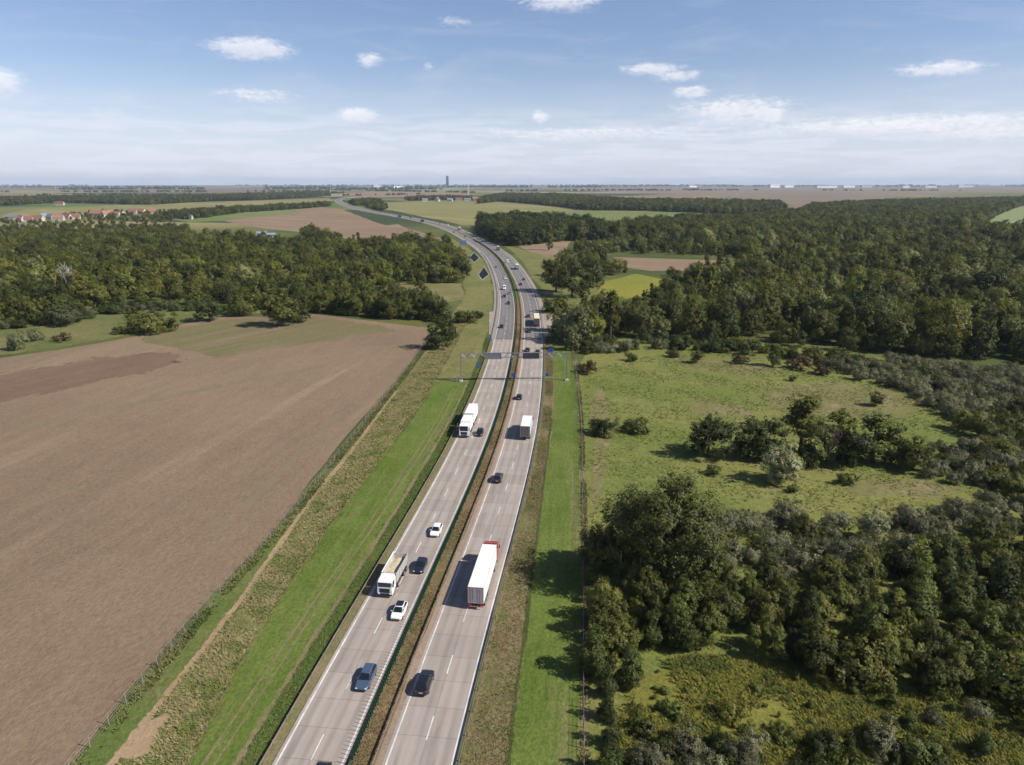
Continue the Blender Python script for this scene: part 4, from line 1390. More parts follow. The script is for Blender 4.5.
sn = s_at_y(50)
trg = np.random.default_rng(8)
tufts('tall_grass', blade_mat('straw_blades', (.225, .205, .08), (.285, .24, .12), (.15, .17, .05)), band_pts(lambda s: TRACK_L(s) + .8, MOWN_L, sn, s_at_y(330), 32000, trg, -.9), .36, .09, 5, 1.4, trg,
      'tall straw coloured grass lying in swirls between the dirt track and the mown strip')
tufts('tall_grass', blade_mat('green_blades', (.11, .125, .038), (.17, .155, .062), (.075, .10, .028)), band_pts(lambda s: FENCE_L(s) - .8, lambda s: FENCE_L(s) + 1.5, sn, s_at_y(330), 7000, trg, -.8), .36, .13, 5, .8, trg,
      'green and straw grass along the wire fence beside the bare field')
tufts('weeds', blade_mat('weed_blades', (.08, .12, .028), (.10, .14, .035), (.13, .135, .045)), band_pts(-14.2, -12.0, sn, s_at_y(300), 9000, trg, -1.0), .16, .10, 5, 1.1, trg,
      'dark green weeds on the bank behind the guardrail', 'weeds')
tufts('dry_grass', blade_mat('verge_blades', (.20, .155, .08), (.165, .145, .06), (.10, .115, .035)), band_pts(lambda s: 11.3 + 0 * s, MOWN_R, sn, s_at_y(300), 18000, trg, -.6), .15, .08, 5, 1.0, trg,
      'short dry grass on the verge between guardrail and mown strip')
tufts('dry_grass', blade_mat('median_blades', (.195, .14, .075), (.16, .125, .06), (.10, .11, .04)), band_pts(-1.6, 1.0, sn, s_at_y(330), 9000, trg, -.4), .17, .08, 5, 1.0, trg,
      'dry brown grass on the median between the two rails')
tufts('fence_grass', blade_mat('fence_blades', (.21, .18, .085), (.165, .16, .06), (.11, .13, .04)), band_pts(lambda s: FENCE_R(s) - .3, lambda s: FENCE_R(s) + .8, sn, s_at_y(285), 5000, trg, -.6), .34, .10, 6, .5, trg,
      'tall dry grass growing along the wire fence by the meadow')


def area_pts(poly, n, rg, clump=None):
    P = np.array([G(*p) for p in poly]); lo, hi = P.min(0), P.max(0)
    q = rg.uniform(0, 1, (n, 2)) * (hi - lo) + lo
    if clump is not None:
        f = np.sin(q[:, 0] * .33 + np.sin(q[:, 1] * .21) * 2) + np.sin(q[:, 1] * .27 + q[:, 0] * .13) + np.sin(q[:, 0] * .9) * .5 + rg.uniform(-1.2, 1.2, n)
        q = q[f > clump]
    return np.array([p for p in q if inpoly(P, p[0], p[1])])


tufts('herbs', blade_mat('herb_blades', (.16, .165, .03), (.22, .205, .042), (.105, .125, .028)), area_pts([(604, 772), (618, 705), (640, 664), (700, 655), (770, 662), (850, 684), (930, 694), (1045, 702), (1045, 772)], 36000, trg, -.15), .42, .09, 7, .9, trg,
      'yellow-green flowering herbs filling the clearing in the near thicket', 'herbs')
tufts('meadow_tussocks', blade_mat('tussock_blades', (.138, .168, .042), (.180, .190, .058), (.118, .152, .036)), area_pts([(586, 700), (584, 560), (584, 430), (584, 370), (700, 345), (900, 368), (1000, 400), (1040, 560)], 42000, trg, -.3), .22, .16, 5, 1.3, trg,
      'tussocks of pale and dark grass scattered over the meadow')

# ------------------------------------------------------------------ rails, fences, gantry, signs
steel = plain('galvanised_steel', (.36, .36, .35), .5, .5, vary=.25, scale=.8)
rusty = plain('weathered_rail', (.20, .165, .135), .7, .2, vary=.3, scale=.6)
green_steel = plain('green_screen', (.018, .10, .045), .5, vary=.25, scale=.6)
grey_paint = plain('grey_paint', (.19, .20, .21), .55, .2)
dark_panel = plain('dark_panel', (.035, .038, .045), .5)
grey_panel = plain('panel_back', (.20, .215, .23), .5, .3)
blue_sign = plain('blue_sign', (.012, .07, .36), .5)
blue_dull = plain('dull_blue_sign', (.09, .13, .22), .55)
post_wood = plain('post_wood', (.25, .22, .19), .85, vary=.3, scale=3)
concrete_l = plain('footing_concrete', (.42, .40, .37), .85, vary=.15, scale=2)


def sweep(name, mat, off, prof, s0, s1, parent=None, step=4.0, closed=False):
    """a section (offset, height) swept along the road"""
    s = np.arange(s0, s1, step); n = len(s); k = len(prof)
    x, y = road(s, 0); nx = np.interp(s, rs, rn[:, 0]); ny = np.interp(s, rs, rn[:, 1])
    V = np.stack([np.stack([x + nx * (off + o), y + ny * (off + o), np.full(n, z)], 1) for o, z in prof], 1).reshape(-1, 3)
    fs = []
    for j in range(k if closed else k - 1):
        i = np.arange(n - 1) * k
        fs.append(np.stack([i + j, i + (j + 1) % k, i + k + (j + 1) % k, i + k + j], 1))
    return link(name, np_mesh(name, V, np.concatenate(fs), mat), parent)


def rail_prof(sd):
    """W-beam as a thick section; its face looks to the side sd"""
    f = [(0, .45), (.05, .49), (.05, .55), (.0, .60), (.05, .65), (.05, .71), (0, .75)]
    return [(sd * a, z) for a, z in f] + [(sd * (a - .03), z) for a, z in f[::-1]]


def guardrail(label, off, sd, mat, s0, s1, npost=70, gap=4.0, group='steel guardrails along the motorway'):
    root = tag(empty('guardrail', (*road(s0, off), 0)), label, 'guardrail', group)
    keep = root.location.copy(); root.location = (0, 0, 0)
    sweep('beam', mat, off, rail_prof(sd), s0, s1, root, closed=True)
    pm = MB().box((0, 0, .3), (.10, .14, .85)).mesh('post', mat)
    first = s_at_y(60) if s0 < s_at_y(60) else s0
    ss = np.arange(first, s1, gap)
    for s in ss[:npost]:
        o = link('post', pm, root); x, y = road(s, off - sd * .12); o.location = (x, y, 0)
        dx, dy = road_dir(s); o.rotation_euler = (0, 0, math.atan2(dy, dx) - math.pi / 2)
    far_s = ss[npost:]
    if len(far_s):
        mb = MB()
        for s in far_s:
            x, y = road(s, off - sd * .12); mb.box((x, y, .3), (.12, .14, .8))
        tag(mb.build('post_row', mat, root), kind='stuff')
    return root


S_CURVE = s_at_y(G(470, 240)[1])
guardrail('steel guardrail on the outer edge of the oncoming carriageway beside the weedy bank', -11.5, 1, rusty, S0, s_at_y(690))
guardrail('rust-streaked guardrail along the brown median beside the carriageway heading away', 1.15, 1, rusty, S0, S_CURVE)
guardrail('pale steel guardrail on the outer edge of the carriageway heading away, beside dry verge', 10.85, -1, rusty, S0, S_CURVE)
scr = tag(empty('anti_glare_screen', (0, 0, 0)), 'dark green slatted screen on a rail along the median edge of the oncoming carriageway', 'screen')
sweep('beam', green_steel, -1.36, rail_prof(-1), S0, S_CURVE, scr, closed=True)
sweep('base_rail', green_steel, -1.26, [(-.06, .74), (.06, .74), (.06, .84), (-.06, .84)], S0, S_CURVE, scr, closed=True)
mb = MB()
near_slat = MB().box((0, 0, 1.28), (.46, .035, .9)).mesh('slat', green_steel)
n_slat = 0
for s in np.arange(s_at_y(66), s_at_y(430), .62):
    x, y = road(s, -1.26); dx, dy = road_dir(s)
    rot = Matrix.Rotation(math.atan2(dy, dx) + R(74), 3, 'Z')
    n_slat += 1
    if n_slat <= 95:
        o = link('slat', near_slat, scr); o.location = (x, y, 0); o.rotation_euler = rot.to_euler()
    else:
        mb.box((x, y, 1.28), (.46, .035, .9), rot=rot)
for s in np.arange(s_at_y(430), S_CURVE, 2.2):
    x, y = road(s, -1.26); dx, dy = road_dir(s)
    mb.box((x, y, 1.28), (1.3, .05, .9), rot=Matrix.Rotation(math.atan2(dy, dx) + R(38), 3, 'Z'))
tag(mb.build('slat_row', green_steel, scr), kind='stuff')
pm = MB().box((0, 0, .35), (.1, .12, .75)).mesh('post', green_steel)
for s in np.arange(s_at_y(60), s_at_y(430), 4.0)[:95]:
    o = link('post', pm, scr); x, y = road(s, -1.2); o.location = (x, y, 0)


def wire_fence(label, off_fn, s0, s1, gap, hgt, mat, wires=4, npost=95, wr=.018):
    root = tag(empty('wire_fence', (0, 0, 0)), label, 'fence')
    ss = np.arange(s0, s1, gap)
    pm = MB().tube([(0, 0, -.2), (0, 0, hgt)], [.07, .06], 6).mesh('post', mat)
    for s in ss[:npost]:
        o = link('post', pm, root); o.location = (*road(s, off_fn(s)), 0)
        o.rotation_euler = (random.uniform(-.04, .04), random.uniform(-.04, .04), random.uniform(0, 6))
    mb = MB()
    for k in range(wires):
        z = hgt * (k + .8) / (wires + .1)
        mb.tube([(*road(s, off_fn(s)), z + random.uniform(-.02, .02)) for s in np.arange(s0, ss[min(len(ss), npost) - 1] + .1, gap)], wr, 4)
    mb.build('wires', mat, root)
    return root


f0 = s_at_y(58)
field_off = lambda s: float(FENCE_L(s)) + .15 * math.sin(s * .03)
wire_fence('post and wire fence between the bare field and the dirt track', field_off, f0, s_at_y(300), 3.6, 1.7, post_wood)
wire_fence('wire fence with thin posts between the mown strip and the meadow', lambda s: float(FENCE_R(s)) + .12 * math.sin(s * .05), f0, S_R, 3.4, 1.8, post_wood)

# gantry with two message panels
gx0, gy0 = G(461, 381.5); gx1, gy1 = G(566.5, 380.5)
ga = math.atan2(gy1 - gy0, gx1 - gx0); gl = math.hypot(gx1 - gx0, gy1 - gy0)
gan = tag(empty('sign_gantry', (gx0, gy0, 0), ga), 'grey steel gantry spanning both carriageways with two message panels', 'gantry')
for xx in (0, gl):
    mb = MB()
    for q in (-.35, .35):
        mb.box((xx, q, 4.9), (.28, .22, 9.8))
    for z in np.arange(1, 9.5, 1.2):
        mb.box((xx, 0, z), (.12, .5, .12))
    mb.build('column', grey_paint, gan)
    MB().box((xx, 0, .2), (1.2, 1.8, .6), .06).build('footing', concrete_l, gan)
mm = locate(*((np.array((gx0, gy0)) + np.array((gx1, gy1))) / 2))
med_x = gl / 2 - mm[1]
mb = MB()
for q in (-.2, .2):
    mb.box((med_x, q, 4.3), (.2, .16, 8.6))
mb.build('centre_column', grey_paint, gan)
mb = MB()
for z in (8.2, 9.7):
    for q in (-.45, .45):
        mb.box((gl / 2, q, z), (gl + .3, .11, .11))
n = 22
for k in range(n):
    xa, xb = gl * k / n, gl * (k + 1) / n
    for q in (-.45, .45):
        mb.tube([(xa, q, 8.2 if k % 2 else 9.7), (xb, q, 9.7 if k % 2 else 8.2)], .05, 4)
    mb.box((xa, 0, 8.2), (.08, .9, .08)); mb.box((xa, 0, 9.7), (.08, .9, .08))
mb.build('truss', grey_paint, gan)
MB().box((gl / 2, 0, 8.29), (gl, .6, .05)).build('walkway', grey_paint, gan)
for (cx, mt) in ((med_x - 6.3, grey_panel), (med_x + 6.3, dark_panel)):
    p = MB().box((cx, -.8, 8.9), (5.4, .55, 1.9), .05).build('message_panel', mt, gan)
    mb = MB()
    for (w_, h_, ox, oz) in ((5.4, .12, 0, .98), (5.4, .12, 0, -.98), (.12, 1.9, -2.72, 0), (.12, 1.9, 2.72, 0)):
        mb.box((cx + ox, -.86, 8.9 + oz), (w_, .62, h_))
    mb.build('panel_frame', grey_paint, p)
    if mt is grey_panel:
        mb = MB()
        for k in range(6):
            mb.box((cx - 2.2 + k * .88, -1.09, 8.9), (.06, .05, 1.7))
        mb.build('panel_ribs', grey_paint, p)


def board_sign(name, label, u, v, w, h, z0, mat, posts=1, round_=False, face=-1, group=None):
    x, y = G(u, v)
    s, o = locate(x, y); dx, dy = road_dir(s)
    r = tag(empty(name, (x, y, 0), math.atan2(dy, dx) - math.pi / 2), label, 'road sign', group)
    if round_:
        MB().cyl((0, -.06, z0 + h / 2), (0, 1, 0), w / 2, .05, 24).build('board', mat, r)
    else:
        MB().box((0, -.06, z0 + h / 2), (w, .06, h), .03).build('board', mat, r)
    for k in range(posts):
        px_ = 0 if posts == 1 else -w * .3 + w * .6 * k
        MB().tube([(px_, 0, -.2), (px_, 0, z0 + h * .9)], .06 if w < 2.5 else .1, 8).build('post', grey_paint, r)
    return r


board_sign('road_sign', 'small bright blue disc sign on a post in the median before the gantry', 512.8, 381, 1.25, 1.25, 1.6, blue_sign, 1, True)
board_sign('road_sign', 'small blue disc sign on the guardrail side of the verge, opposite the median one', 547, 381, 1.2, 1.2, 1.6, blue_sign, 1, True)
board_sign('road_sign', 'blue square sign on a post just past the gantry, verge side', 550.6, 358, 1.7, 1.9, 1.9, blue_sign)
board_sign('road_sign', 'grey back of a tall narrow sign on the bank left of the oncoming carriageway', 478.7, 374, 1.7, 2.0, 2.3, blue_dull)
board_sign('road_sign', 'grey back of a small sign where the oncoming carriageway gains its paved shoulder', 490, 345, 1.5, 1.6, 1.8, blue_dull)
board_sign('direction_sign', 'large dull blue board on two posts inside the far motorway bend', 463, 247, 7.0, 4.6, 2.2, blue_dull, 2)
# phone pillar and cabinets by the gantry foot
x, y = G(457.5, 381.5)
cb = tag(empty('switch_cabinet', (x, y, 0), .1), 'small grey switch cabinet standing beside the foot of the gantry', 'cabinet')
MB().box((0, 0, .75), (1.0, .55, 1.3), .03).build('body', concrete_l, cb)
MB().box((0, 0, 1.44), (1.1, .65, .07), .01).build('lid', grey_paint, cb)
MB().box((0, -.285, .78), (.86, .02, 1.1)).build('door', grey_paint, cb)

# ------------------------------------------------------------------ vehicles
glass = plain('dark_glass', (.012, .016, .022), .08, spec=.7)
rubber = plain('tyre_rubber', (.022, .022, .023), .85)
alloy = plain('wheel_alloy', (.45, .45, .46), .35, .8)
lamp_w = plain('headlamp_glass', (.75, .78, .80), .15)
lamp_r = plain('tail_lamp', (.35, .012, .010), .25)
black_p = plain('black_plastic', (.02, .02, .021), .6)
plate = plain('number_plate', (.65, .65, .62), .5)
chassis_m = plain('chassis_dark', (.035, .035, .037), .7, vary=.3, scale=2)
white_p = plain('white_paint', (.76, .76, .75), .35, coat=.3)
PAINT = {'white': white_p, 'black': plain('black_paint', (.012, .013, .016), .25, coat=.6), 'bluegrey': plain('steel_blue_paint', (.10, .15, .23), .3, .45, coat=.5),
         'dark': plain('graphite_paint', (.028, .03, .036), .28, .3, coat=.5), 'silver': plain('silver_paint', (.42, .43, .44), .3, .6, coat=.4), 'brown': plain('brown_paint', (.07, .035, .025), .3, .3, coat=.4),
         'red': plain('red_paint', (.42, .022, .028), .35, coat=.4), 'navy': plain('navy_paint', (.02, .028, .05), .28, .3, coat=.5)}
tarp_w = plain('trailer_white', (.80, .79, .76), .55, vary=.06, scale=.5)
tarp_c = plain('trailer_cream', (.72, .64, .42), .6, vary=.08, scale=.5)
door_g = plain('trailer_door', (.34, .34, .36), .6, vary=.12, scale=.6)
door_b = plain('brown_trailer_door', (.14, .10, .085), .6, vary=.2, scale=.6)
side_b = plain('pale_blue_side', (.42, .58, .66), .5, vary=.06, scale=.5)
sand_load = plain('sand_load', (.55, .47, .33), .95, vary=.3, scale=2.5)
tipper_m = plain('tipper_steel', (.50, .49, .46), .55, .15, vary=.2, scale=.8)
lamp_o = plain('orange_marker', (.7, .16, .02), .4)
frame_o = plain('door_frame_orange', (.38, .20, .15), .6)

WHEEL = {}


def wheel(parent, x, y, r, w):
    key = (round(r, 2), round(w, 2))
    if key not in WHEEL:
        t = MB().tube([(-w / 2, 0, 0), (-w / 2 * .8, 0, 0), (w / 2 * .8, 0, 0), (w / 2, 0, 0)], [r * .93, r, r, r * .93], 20).mesh('wheel', rubber, False)
        q = MB().cyl((0, 0, 0), (1, 0, 0), r * .62, w + .03, 16).mesh('rim', alloy)
        WHEEL[key] = (t, q)
    o = link('wheel', WHEEL[key][0], parent); o.location = (x, y, r)
    link('rim', WHEEL[key][1], o)


def section(y, w, zb, zt, k=.12, s=.9):
    """a rounded cross section of a car's body"""
    return [(-w * .90, y, zb), (w * .90, y, zb), (w, y, zb + k), (w * 1.0, y, zt - k * 1.3), (w * .965, y, zt - k * .35), (w * s, y, zt),
            (-w * s, y, zt), (-w * .965, y, zt - k * .35), (-w * 1.0, y, zt - k * 1.3), (-w, y, zb + k)]


def make_car(paint, style='hatch', dark_roof=False):
    P = PAINT[paint]
    root = empty('car')
    L = {'hatch': 2.12, 'estate': 2.36, 'saloon': 2.36, 'suv': 2.3}[style]
    up = .16 if style == 'suv' else 0.0
    b = .90 + up
    st = [(-L, .70, .42, .72 + up), (-L + .08, .80, .28, b + .02), (-L + .35, .88, .24, b + .05), (-1.3, .905, .2, b + .05), (0, .905, .2, b + .02), (.95, .90, .2, b - .0), (1.25, .89, .2, b - .03), (L - .42, .86, .22, b - .12),
          (L - .14, .80, .26, b - .22), (L - .02, .66, .32, b - .34)]
    st = [(y, w, zb + up * .5, zt) for y, w, zb, zt in st]
    mb = MB()
    mb.loft([section(*q) for q in st])
    # cabin: sill line and roof line
    yf0, yr0 = 1.02, {'hatch': -L + .14, 'estate': -L + .12, 'saloon': -1.62, 'suv': -L + .14}[style]
    yf1, yr1 = .22, {'hatch': -1.42, 'estate': -1.82, 'saloon': -1.0, 'suv': -1.72}[style]
    zr = 1.46 + up * 1.3
    zs = b + .02
    lo = [(-.80, yr0, zs), (.80, yr0, zs), (.82, 0, zs), (.78, yf0, zs - .03), (-.78, yf0, zs - .03), (-.82, 0, zs)]
    mid = [(-.62, yr1, zr - .05), (.62, yr1, zr - .05), (.655, -.3, zr - .03), (.60, yf1, zr - .05), (-.60, yf1, zr - .05), (-.655, -.3, zr - .03)]
    top = [(-.54, yr1 + .1, zr), (.54, yr1 + .1, zr), (.57, -.35, zr + .015), (.52, yf1 - .12, zr), (-.52, yf1 - .12, zr), (-.57, -.35, zr + .015)]
    mb.loft([lo, mid, top])
    mb.build('body', P, root, True)
    for p in root.children[-1].data.polygons:
        p.use_smooth = p.area < .35

    def pane(name, q, inset=.1, out=.012):
        q = [Vector(p) for p in q]
        c = sum(q, Vector()) / 4
        n = (q[1] - q[0]).cross(q[2] - q[0]).normalized()
        if n.dot(c - Vector((0, -.3, .9))) < 0: n = -n
        r = [c + (p - c) * (1 - inset) + n * out for p in q]
        MB().prism([p - n * .03 for p in r], n * .03).build(name, glass, root)
    pane('windscreen', [lo[3], lo[4], mid[4], mid[3]], .07)
    pane('rear_window', [lo[0], lo[1], mid[1], mid[0]], .14)
    for a in (1, -1):
        A = (lo[1], lo[2], mid[2], mid[1]) if a > 0 else (lo[0], lo[5], mid[5], mid[0])
        B = (lo[2], lo[3], mid[3], mid[2]) if a > 0 else (lo[5], lo[4], mid[4], mid[5])
        pane('side_window', A, .13); pane('side_window', B, .12)
    if dark_roof:
        MB().prism([(p.x if hasattr(p, 'x') else p[0], p[1], p[2] + .008) for p in top], (0, 0, .012)).build('roof_panel', glass, root)
    for sx in (-1, 1):
        MB().box((sx * .62, L - .13, b - .32), (.3, .2, .13), .04).build('headlight', lamp_w, root)
        MB().box((sx * .66, -L + .06, b - .14), (.24, .12, .2), .03).build('taillight', lamp_r, root)
        MB().box((sx * .99, .78, b + .07), (.2, .12, .13), .04).build('mirror', P, root)
    MB().box((0, L - .03, .44 + up * .5), (1.1, .06, .16), .02).build('grille', black_p, root)
    MB().box((0, -L + .01, .56 + up), (.5, .04, .11)).build('number_plate', plate, root)
    MB().box((0, -L + .06, .36 + up * .5), (1.35, .12, .14), .03).build('rear_bumper', black_p, root)
    for sx in (-1, 1):
        for y in (-1.32, 1.36):
            wheel(root, sx * .815, y, .33 + up * .3, .21)
    return root


def make_van(paint, roof=None):
    P = PAINT[paint]
    root = empty('van')
    mb = MB()
    S = [(-2.7, .93, .35, 2.35), (-2.6, .99, .3, 2.45), (.6, .99, .3, 2.45), (1.05, .97, .3, 2.38), (1.9, .95, .3, 1.42), (2.55, .90, .32, 1.12), (2.72, .8, .4, .85)]
    mb.loft([section(*q, .14, .86) for q in S]).build('body', P, root)
    MB().prism([(-.78, 1.16, 2.24), (.78, 1.16, 2.24), (.82, 1.86, 1.5), (-.82, 1.86, 1.5)], (0, .03, .04)).build('windscreen', glass, root)
    for sx in (-1, 1):
        MB().prism([(sx * .975, .45, 1.45), (sx * .975, 1.5, 1.45), (sx * .965, 1.1, 2.1), (sx * .975, .45, 2.1)], (sx * .02, 0, 0)).build('side_window', glass, root)
        MB().box((sx * .68, 2.6, .86), (.28, .16, .2), .04).build('headlight', lamp_w, root)
        MB().box((sx * .88, -2.69, 1.1), (.14, .06, .5), .02).build('taillight', lamp_r, root)
        MB().box((sx * 1.1, 1.4, 1.5), (.22, .14, .3), .04).build('mirror', black_p, root)
        MB().box((sx * .42, -2.715, 1.75), (.62, .03, .6), .02).build('rear_window', glass, root)
    MB().box((0, 2.71, .62), (1.2, .05, .3), .02).build('grille', black_p, root)
    for sx in (-1, 1):
        for y in (-1.75, 1.75):
            wheel(root, sx * .88, y, .36, .24)
    return root


def cab(root, paint, y0, high=True, deflector=None):
    """cab-over truck cab; its back wall stands at y0, the front 2.3 m ahead"""
    P = PAINT[paint]
    zt = 3.55 if high else 2.95
    L = 2.25
    mb = MB()
    rings = []
    for (y, w, zb, z1) in ((0, 1.22, .95, zt), (L * .7, 1.24, .6, zt), (L * .93, 1.22, .45, zt - .35), (L, 1.14, .42, 1.95), (L, 1.14, .42, 1.9)):
        pass
    side = [(0, .95), (0, zt - .05), (.15, zt), (L * .62, zt), (L * .9, zt - .28), (L, 1.95), (L + .04, 1.2), (L, .42), (L * .72, .42), (L * .72, .6), (.95, .95)]
    a = [(-1.23, y0 + y, z) for y, z in side]
    mb.prism(a, (2.46, 0, 0))
    bmesh.ops.bevel(mb.bm, geom=[e for e in mb.bm.edges if abs(e.verts[0].co.x - e.verts[1].co.x) < .01], offset=.09, segments=2, affect='EDGES')
    c = mb.build('cab', P, root)
    yf = y0 + L
    q = Vector((0, .29, .0))
    z1, z2 = 1.98, zt - .42
    yw = lambda z: y0 + L - (z - 1.95) / (zt - .28 - 1.95) * (.1 * L)
    MB().prism([(-1.08, yw(z1), z1), (1.08, yw(z1), z1), (1.04, yw(z2), z2), (-1.04, yw(z2), z2)], (0, .02, .005)).build('windscreen', glass, c)
    MB().box((0, yw(zt - .3) + .1, zt - .36), (2.2, .32, .06), .02).build('sun_visor', black_p if paint != 'white' else glass, c)
    MB().box((0, yf + .03, 1.35), (1.7, .05, .75), .02).build('grille', black_p, c)
    MB().box((0, yf + .03, .66), (2.36, .1, .42), .05).build('bumper', P if paint == 'red' else black_p, c)
    for sx in (-1, 1):
        MB().box((sx * .95, yf + .07, .82), (.36, .08, .2), .03).build('headlight', lamp_w, c)
        MB().prism([(sx * 1.235, y0 + .9, 1.95), (sx * 1.235, y0 + 1.95, 1.95), (sx * 1.235, y0 + 1.8, 2.75), (sx * 1.235, y0 + .9, 2.75)], (sx * .012, 0, 0)).build('side_window', glass, c)
        MB().box((sx * 1.42, yf - .12, 2.35), (.16, .14, .75), .04).build('mirror', black_p, c)
        wheel(root, sx * 1.05, y0 + 1.0, .5, .3)
    if deflector:
        MB().prism([(-1.05, y0 + .05, zt), (-1.05, y0 + 1.4, zt + .02), (-1.05, y0 + .05, deflector)], (2.1, 0, 0)).build('roof_deflector', P, c)
    return c


def cargo(root, y0, y1, z0, z1, roof_m, side_m, door_m, ribs=True, door_frame=None):
    """a box or curtain body from y0 (rear) to y1 with rear doors, lamps and rails"""
    ln = y1 - y0; cy = (y0 + y1) / 2
    b = MB().box((0, cy, (z0 + z1) / 2), (2.5, ln, z1 - z0), .03).build('cargo_box', side_m, root)
    MB().box((0, cy, z1 + .012), (2.42, ln - .06, .02)).build('roof', roof_m, b)
    MB().box((0, y0 - .025, (z0 + z1) / 2 + .03), (2.3, .05, z1 - z0 - .2), .01).build('rear_door', door_m, b)
    fm = door_frame or steel
    mb = MB()
    for sx in (-1, 1):
        mb.box((sx * 1.2, y0 - .03, (z0 + z1) / 2), (.1, .07, z1 - z0))
        for q in (.35, .75):
            mb.box((sx * q, y0 - .07, (z0 + z1) / 2), (.04, .04, z1 - z0 - .3))
    mb.box((0, y0 - .03, z1 - .05), (2.5, .07, .1))
    mb.build('door_frame', fm, b)
    if ribs:
        mb = MB()
        for sx in (-1, 1):
            for y in np.arange(y0 + .6, y1, 1.1):
                mb.box((sx * 1.255, y, z0 + .1), (.03, .06, .16))
            mb.box((sx * 1.256, cy, z1 - .1), (.035, ln, .14)); mb.box((sx * 1.256, cy, z0 + .02), (.035, ln, .1))
        mb.build('side_rails', steel, b)
    for sx in (-1, 1):
        MB().box((sx * .95, y0 - .06, z0 - .22), (.5, .1, .16), .02).build('taillight', lamp_r, root)
    MB().box((0, y0 + .1, .55), (2.3, .12, .14), .02).build('rear_bumper', frame_o if door_frame else chassis_m, root)
    return b


def chassis(root, y0, y1, axles, r=.5, tw=.3, dual=True):
    mb = MB()
    mb.box((-.42, (y0 + y1) / 2, .86), (.14, y1 - y0, .3)); mb.box((.42, (y0 + y1) / 2, .86), (.14, y1 - y0, .3))
    for y in np.arange(y0 + .3, y1, 1.5):
        mb.box((0, y, .86), (.8, .12, .2))
    mb.box((-.95, (y0 + y1) / 2 + .4, .75), (.5, min(1.6, (y1 - y0) * .3), .5), .05); mb.box((.95, (y0 + y1) / 2 + .4, .75), (.5, min(1.6, (y1 - y0) * .3), .5), .05)
    mb.build('chassis', chassis_m, root)
    for y in axles:
        for sx in (-1, 1):
            wheel(root, sx * (.98 if dual else 1.05), y, r, .55 if dual else .38)


def make_semi(cabpaint, roof_m=tarp_w, side_m=tarp_w, door_m=door_g, frame=None, z1=4.0):
    root = empty('semi_truck')                                 # origin at the middle, front towards +y, 16.2 m long
    cargo(root, -8.1, 5.5, 1.15, z1, roof_m, side_m, door_m, True, frame)
    chassis(root, -8.0, 7.6, (-6.6, -5.3, -4.0, 3.6))
    mb = MB()
    for sx in (-1, 1):
        mb.box((sx * 1.2, -.9, .75), (.04, 4.6, .12)); mb.box((sx * 1.2, -.9, .5), (.04, 4.6, .12))
    mb.build('side_guard', steel, root)
    cab(root, cabpaint, 5.85, True, 3.98)
    return root


def make_rigid_trailer():
    root = empty('truck_with_trailer')                          # 18 m: rigid truck and drawbar trailer
    cargo(root, .9, 6.4, 1.1, 3.75, tarp_w, tarp_w, door_g)
    cargo(root, -9.0, -.2, 1.1, 3.85, tarp_w, tarp_w, door_g)
    chassis(root, .8, 8.6, (2.2, 3.4)); chassis(root, -8.9, -.4, (-6.9, -5.6, -1.6))
    MB().box((0, .35, .7), (.2, 1.4, .14)).build('drawbar', chassis_m, root)
    cab(root, 'white', 6.7, True, 3.7)
    return root


def make_box_truck(roof_m=tarp_w, side_m=tarp_w, door_m=door_g, cabpaint='white', ln=7.2, z1=3.8):
    root = empty('box_truck')
    h = (ln + 2.6) / 2
    cargo(root, -h, -h + ln, 1.05, z1, roof_m, side_m, door_m)
    chassis(root, -h + .1, h - .6, (-h + 1.6, -h + 2.9))
    cab(root, cabpaint, h - 2.3, False, z1 - .05)
    return root


def make_tipper():
    root = empty('tipper_truck')                                # 9.6 m, open hopper with sand
    chassis(root, -4.7, 4.2, (-3.7, -2.3, 1.2))
    y0, y1 = -4.8, 2.15
    ty = lambda a, b, c, d: None
    b = MB()
    for sx in (-1, 1):
        b.prism([(sx * 1.22, y0, 1.25), (sx * 1.22, y1, 1.25), (sx * 1.25, y1 + .05, 2.95), (sx * 1.25, y0 - .15, 2.75)], (-sx * .07, 0, 0))
        for y in np.arange(y0 + .4, y1, .95):
            b.box((sx * 1.27, y, 2.0), (.08, .1, 1.45))
        b.box((sx * 1.27, (y0 + y1) / 2, 2.82), (.1, y1 - y0 + .1, .12))
    b.prism([(-1.2, y1, 1.25), (1.2, y1, 1.25), (1.22, y1 + .05, 3.1), (-1.22, y1 + .05, 3.1)], (0, -.07, 0))
    b.box((0, (y0 + y1) / 2, 1.3), (2.35, y1 - y0 - .1, .08))
    hop = b.build('hopper', tipper_m, root)
    MB().prism([(-1.18, y0, 1.3), (1.18, y0, 1.3), (1.2, y0 - .13, 2.7), (-1.2, y0 - .13, 2.7)], (0, .06, 0)).build('tailgate', tipper_m, hop)
    # sand heap, and the rolled tarpaulin on its rim
    n, m = 14, 8
    V, Q = [], []
    for i in range(n + 1):
        for j in range(m + 1):
            u, v = i / n, j / m
            V.append((-1.14 + 2.28 * v, y0 + .12 + (y1 - y0 - .3) * u, 1.7 + .42 * math.sin(math.pi * v) * (.7 + .3 * math.sin(u * 9)) + random.uniform(-.03, .03)))
    for i in range(n):
        for j in range(m):
            a = i * (m + 1) + j; Q.append((a, a + 1, a + m + 2, a + m + 1))
    link('sand', np_mesh('sand', V, Q, sand_load, smooth=True), hop)
    MB().tube([(1.2, y0 + .1, 2.98), (1.2, y1 - .1, 3.05)], .09, 8).build('tarpaulin_roll', tarp_w, hop)
    for sx in (-1, 1):
        MB().box((sx * .95, y0 - .05, .95), (.45, .1, .16), .02).build('taillight', lamp_r, root)
    cab(root, 'white', 2.45, False, 3.2)
    return root


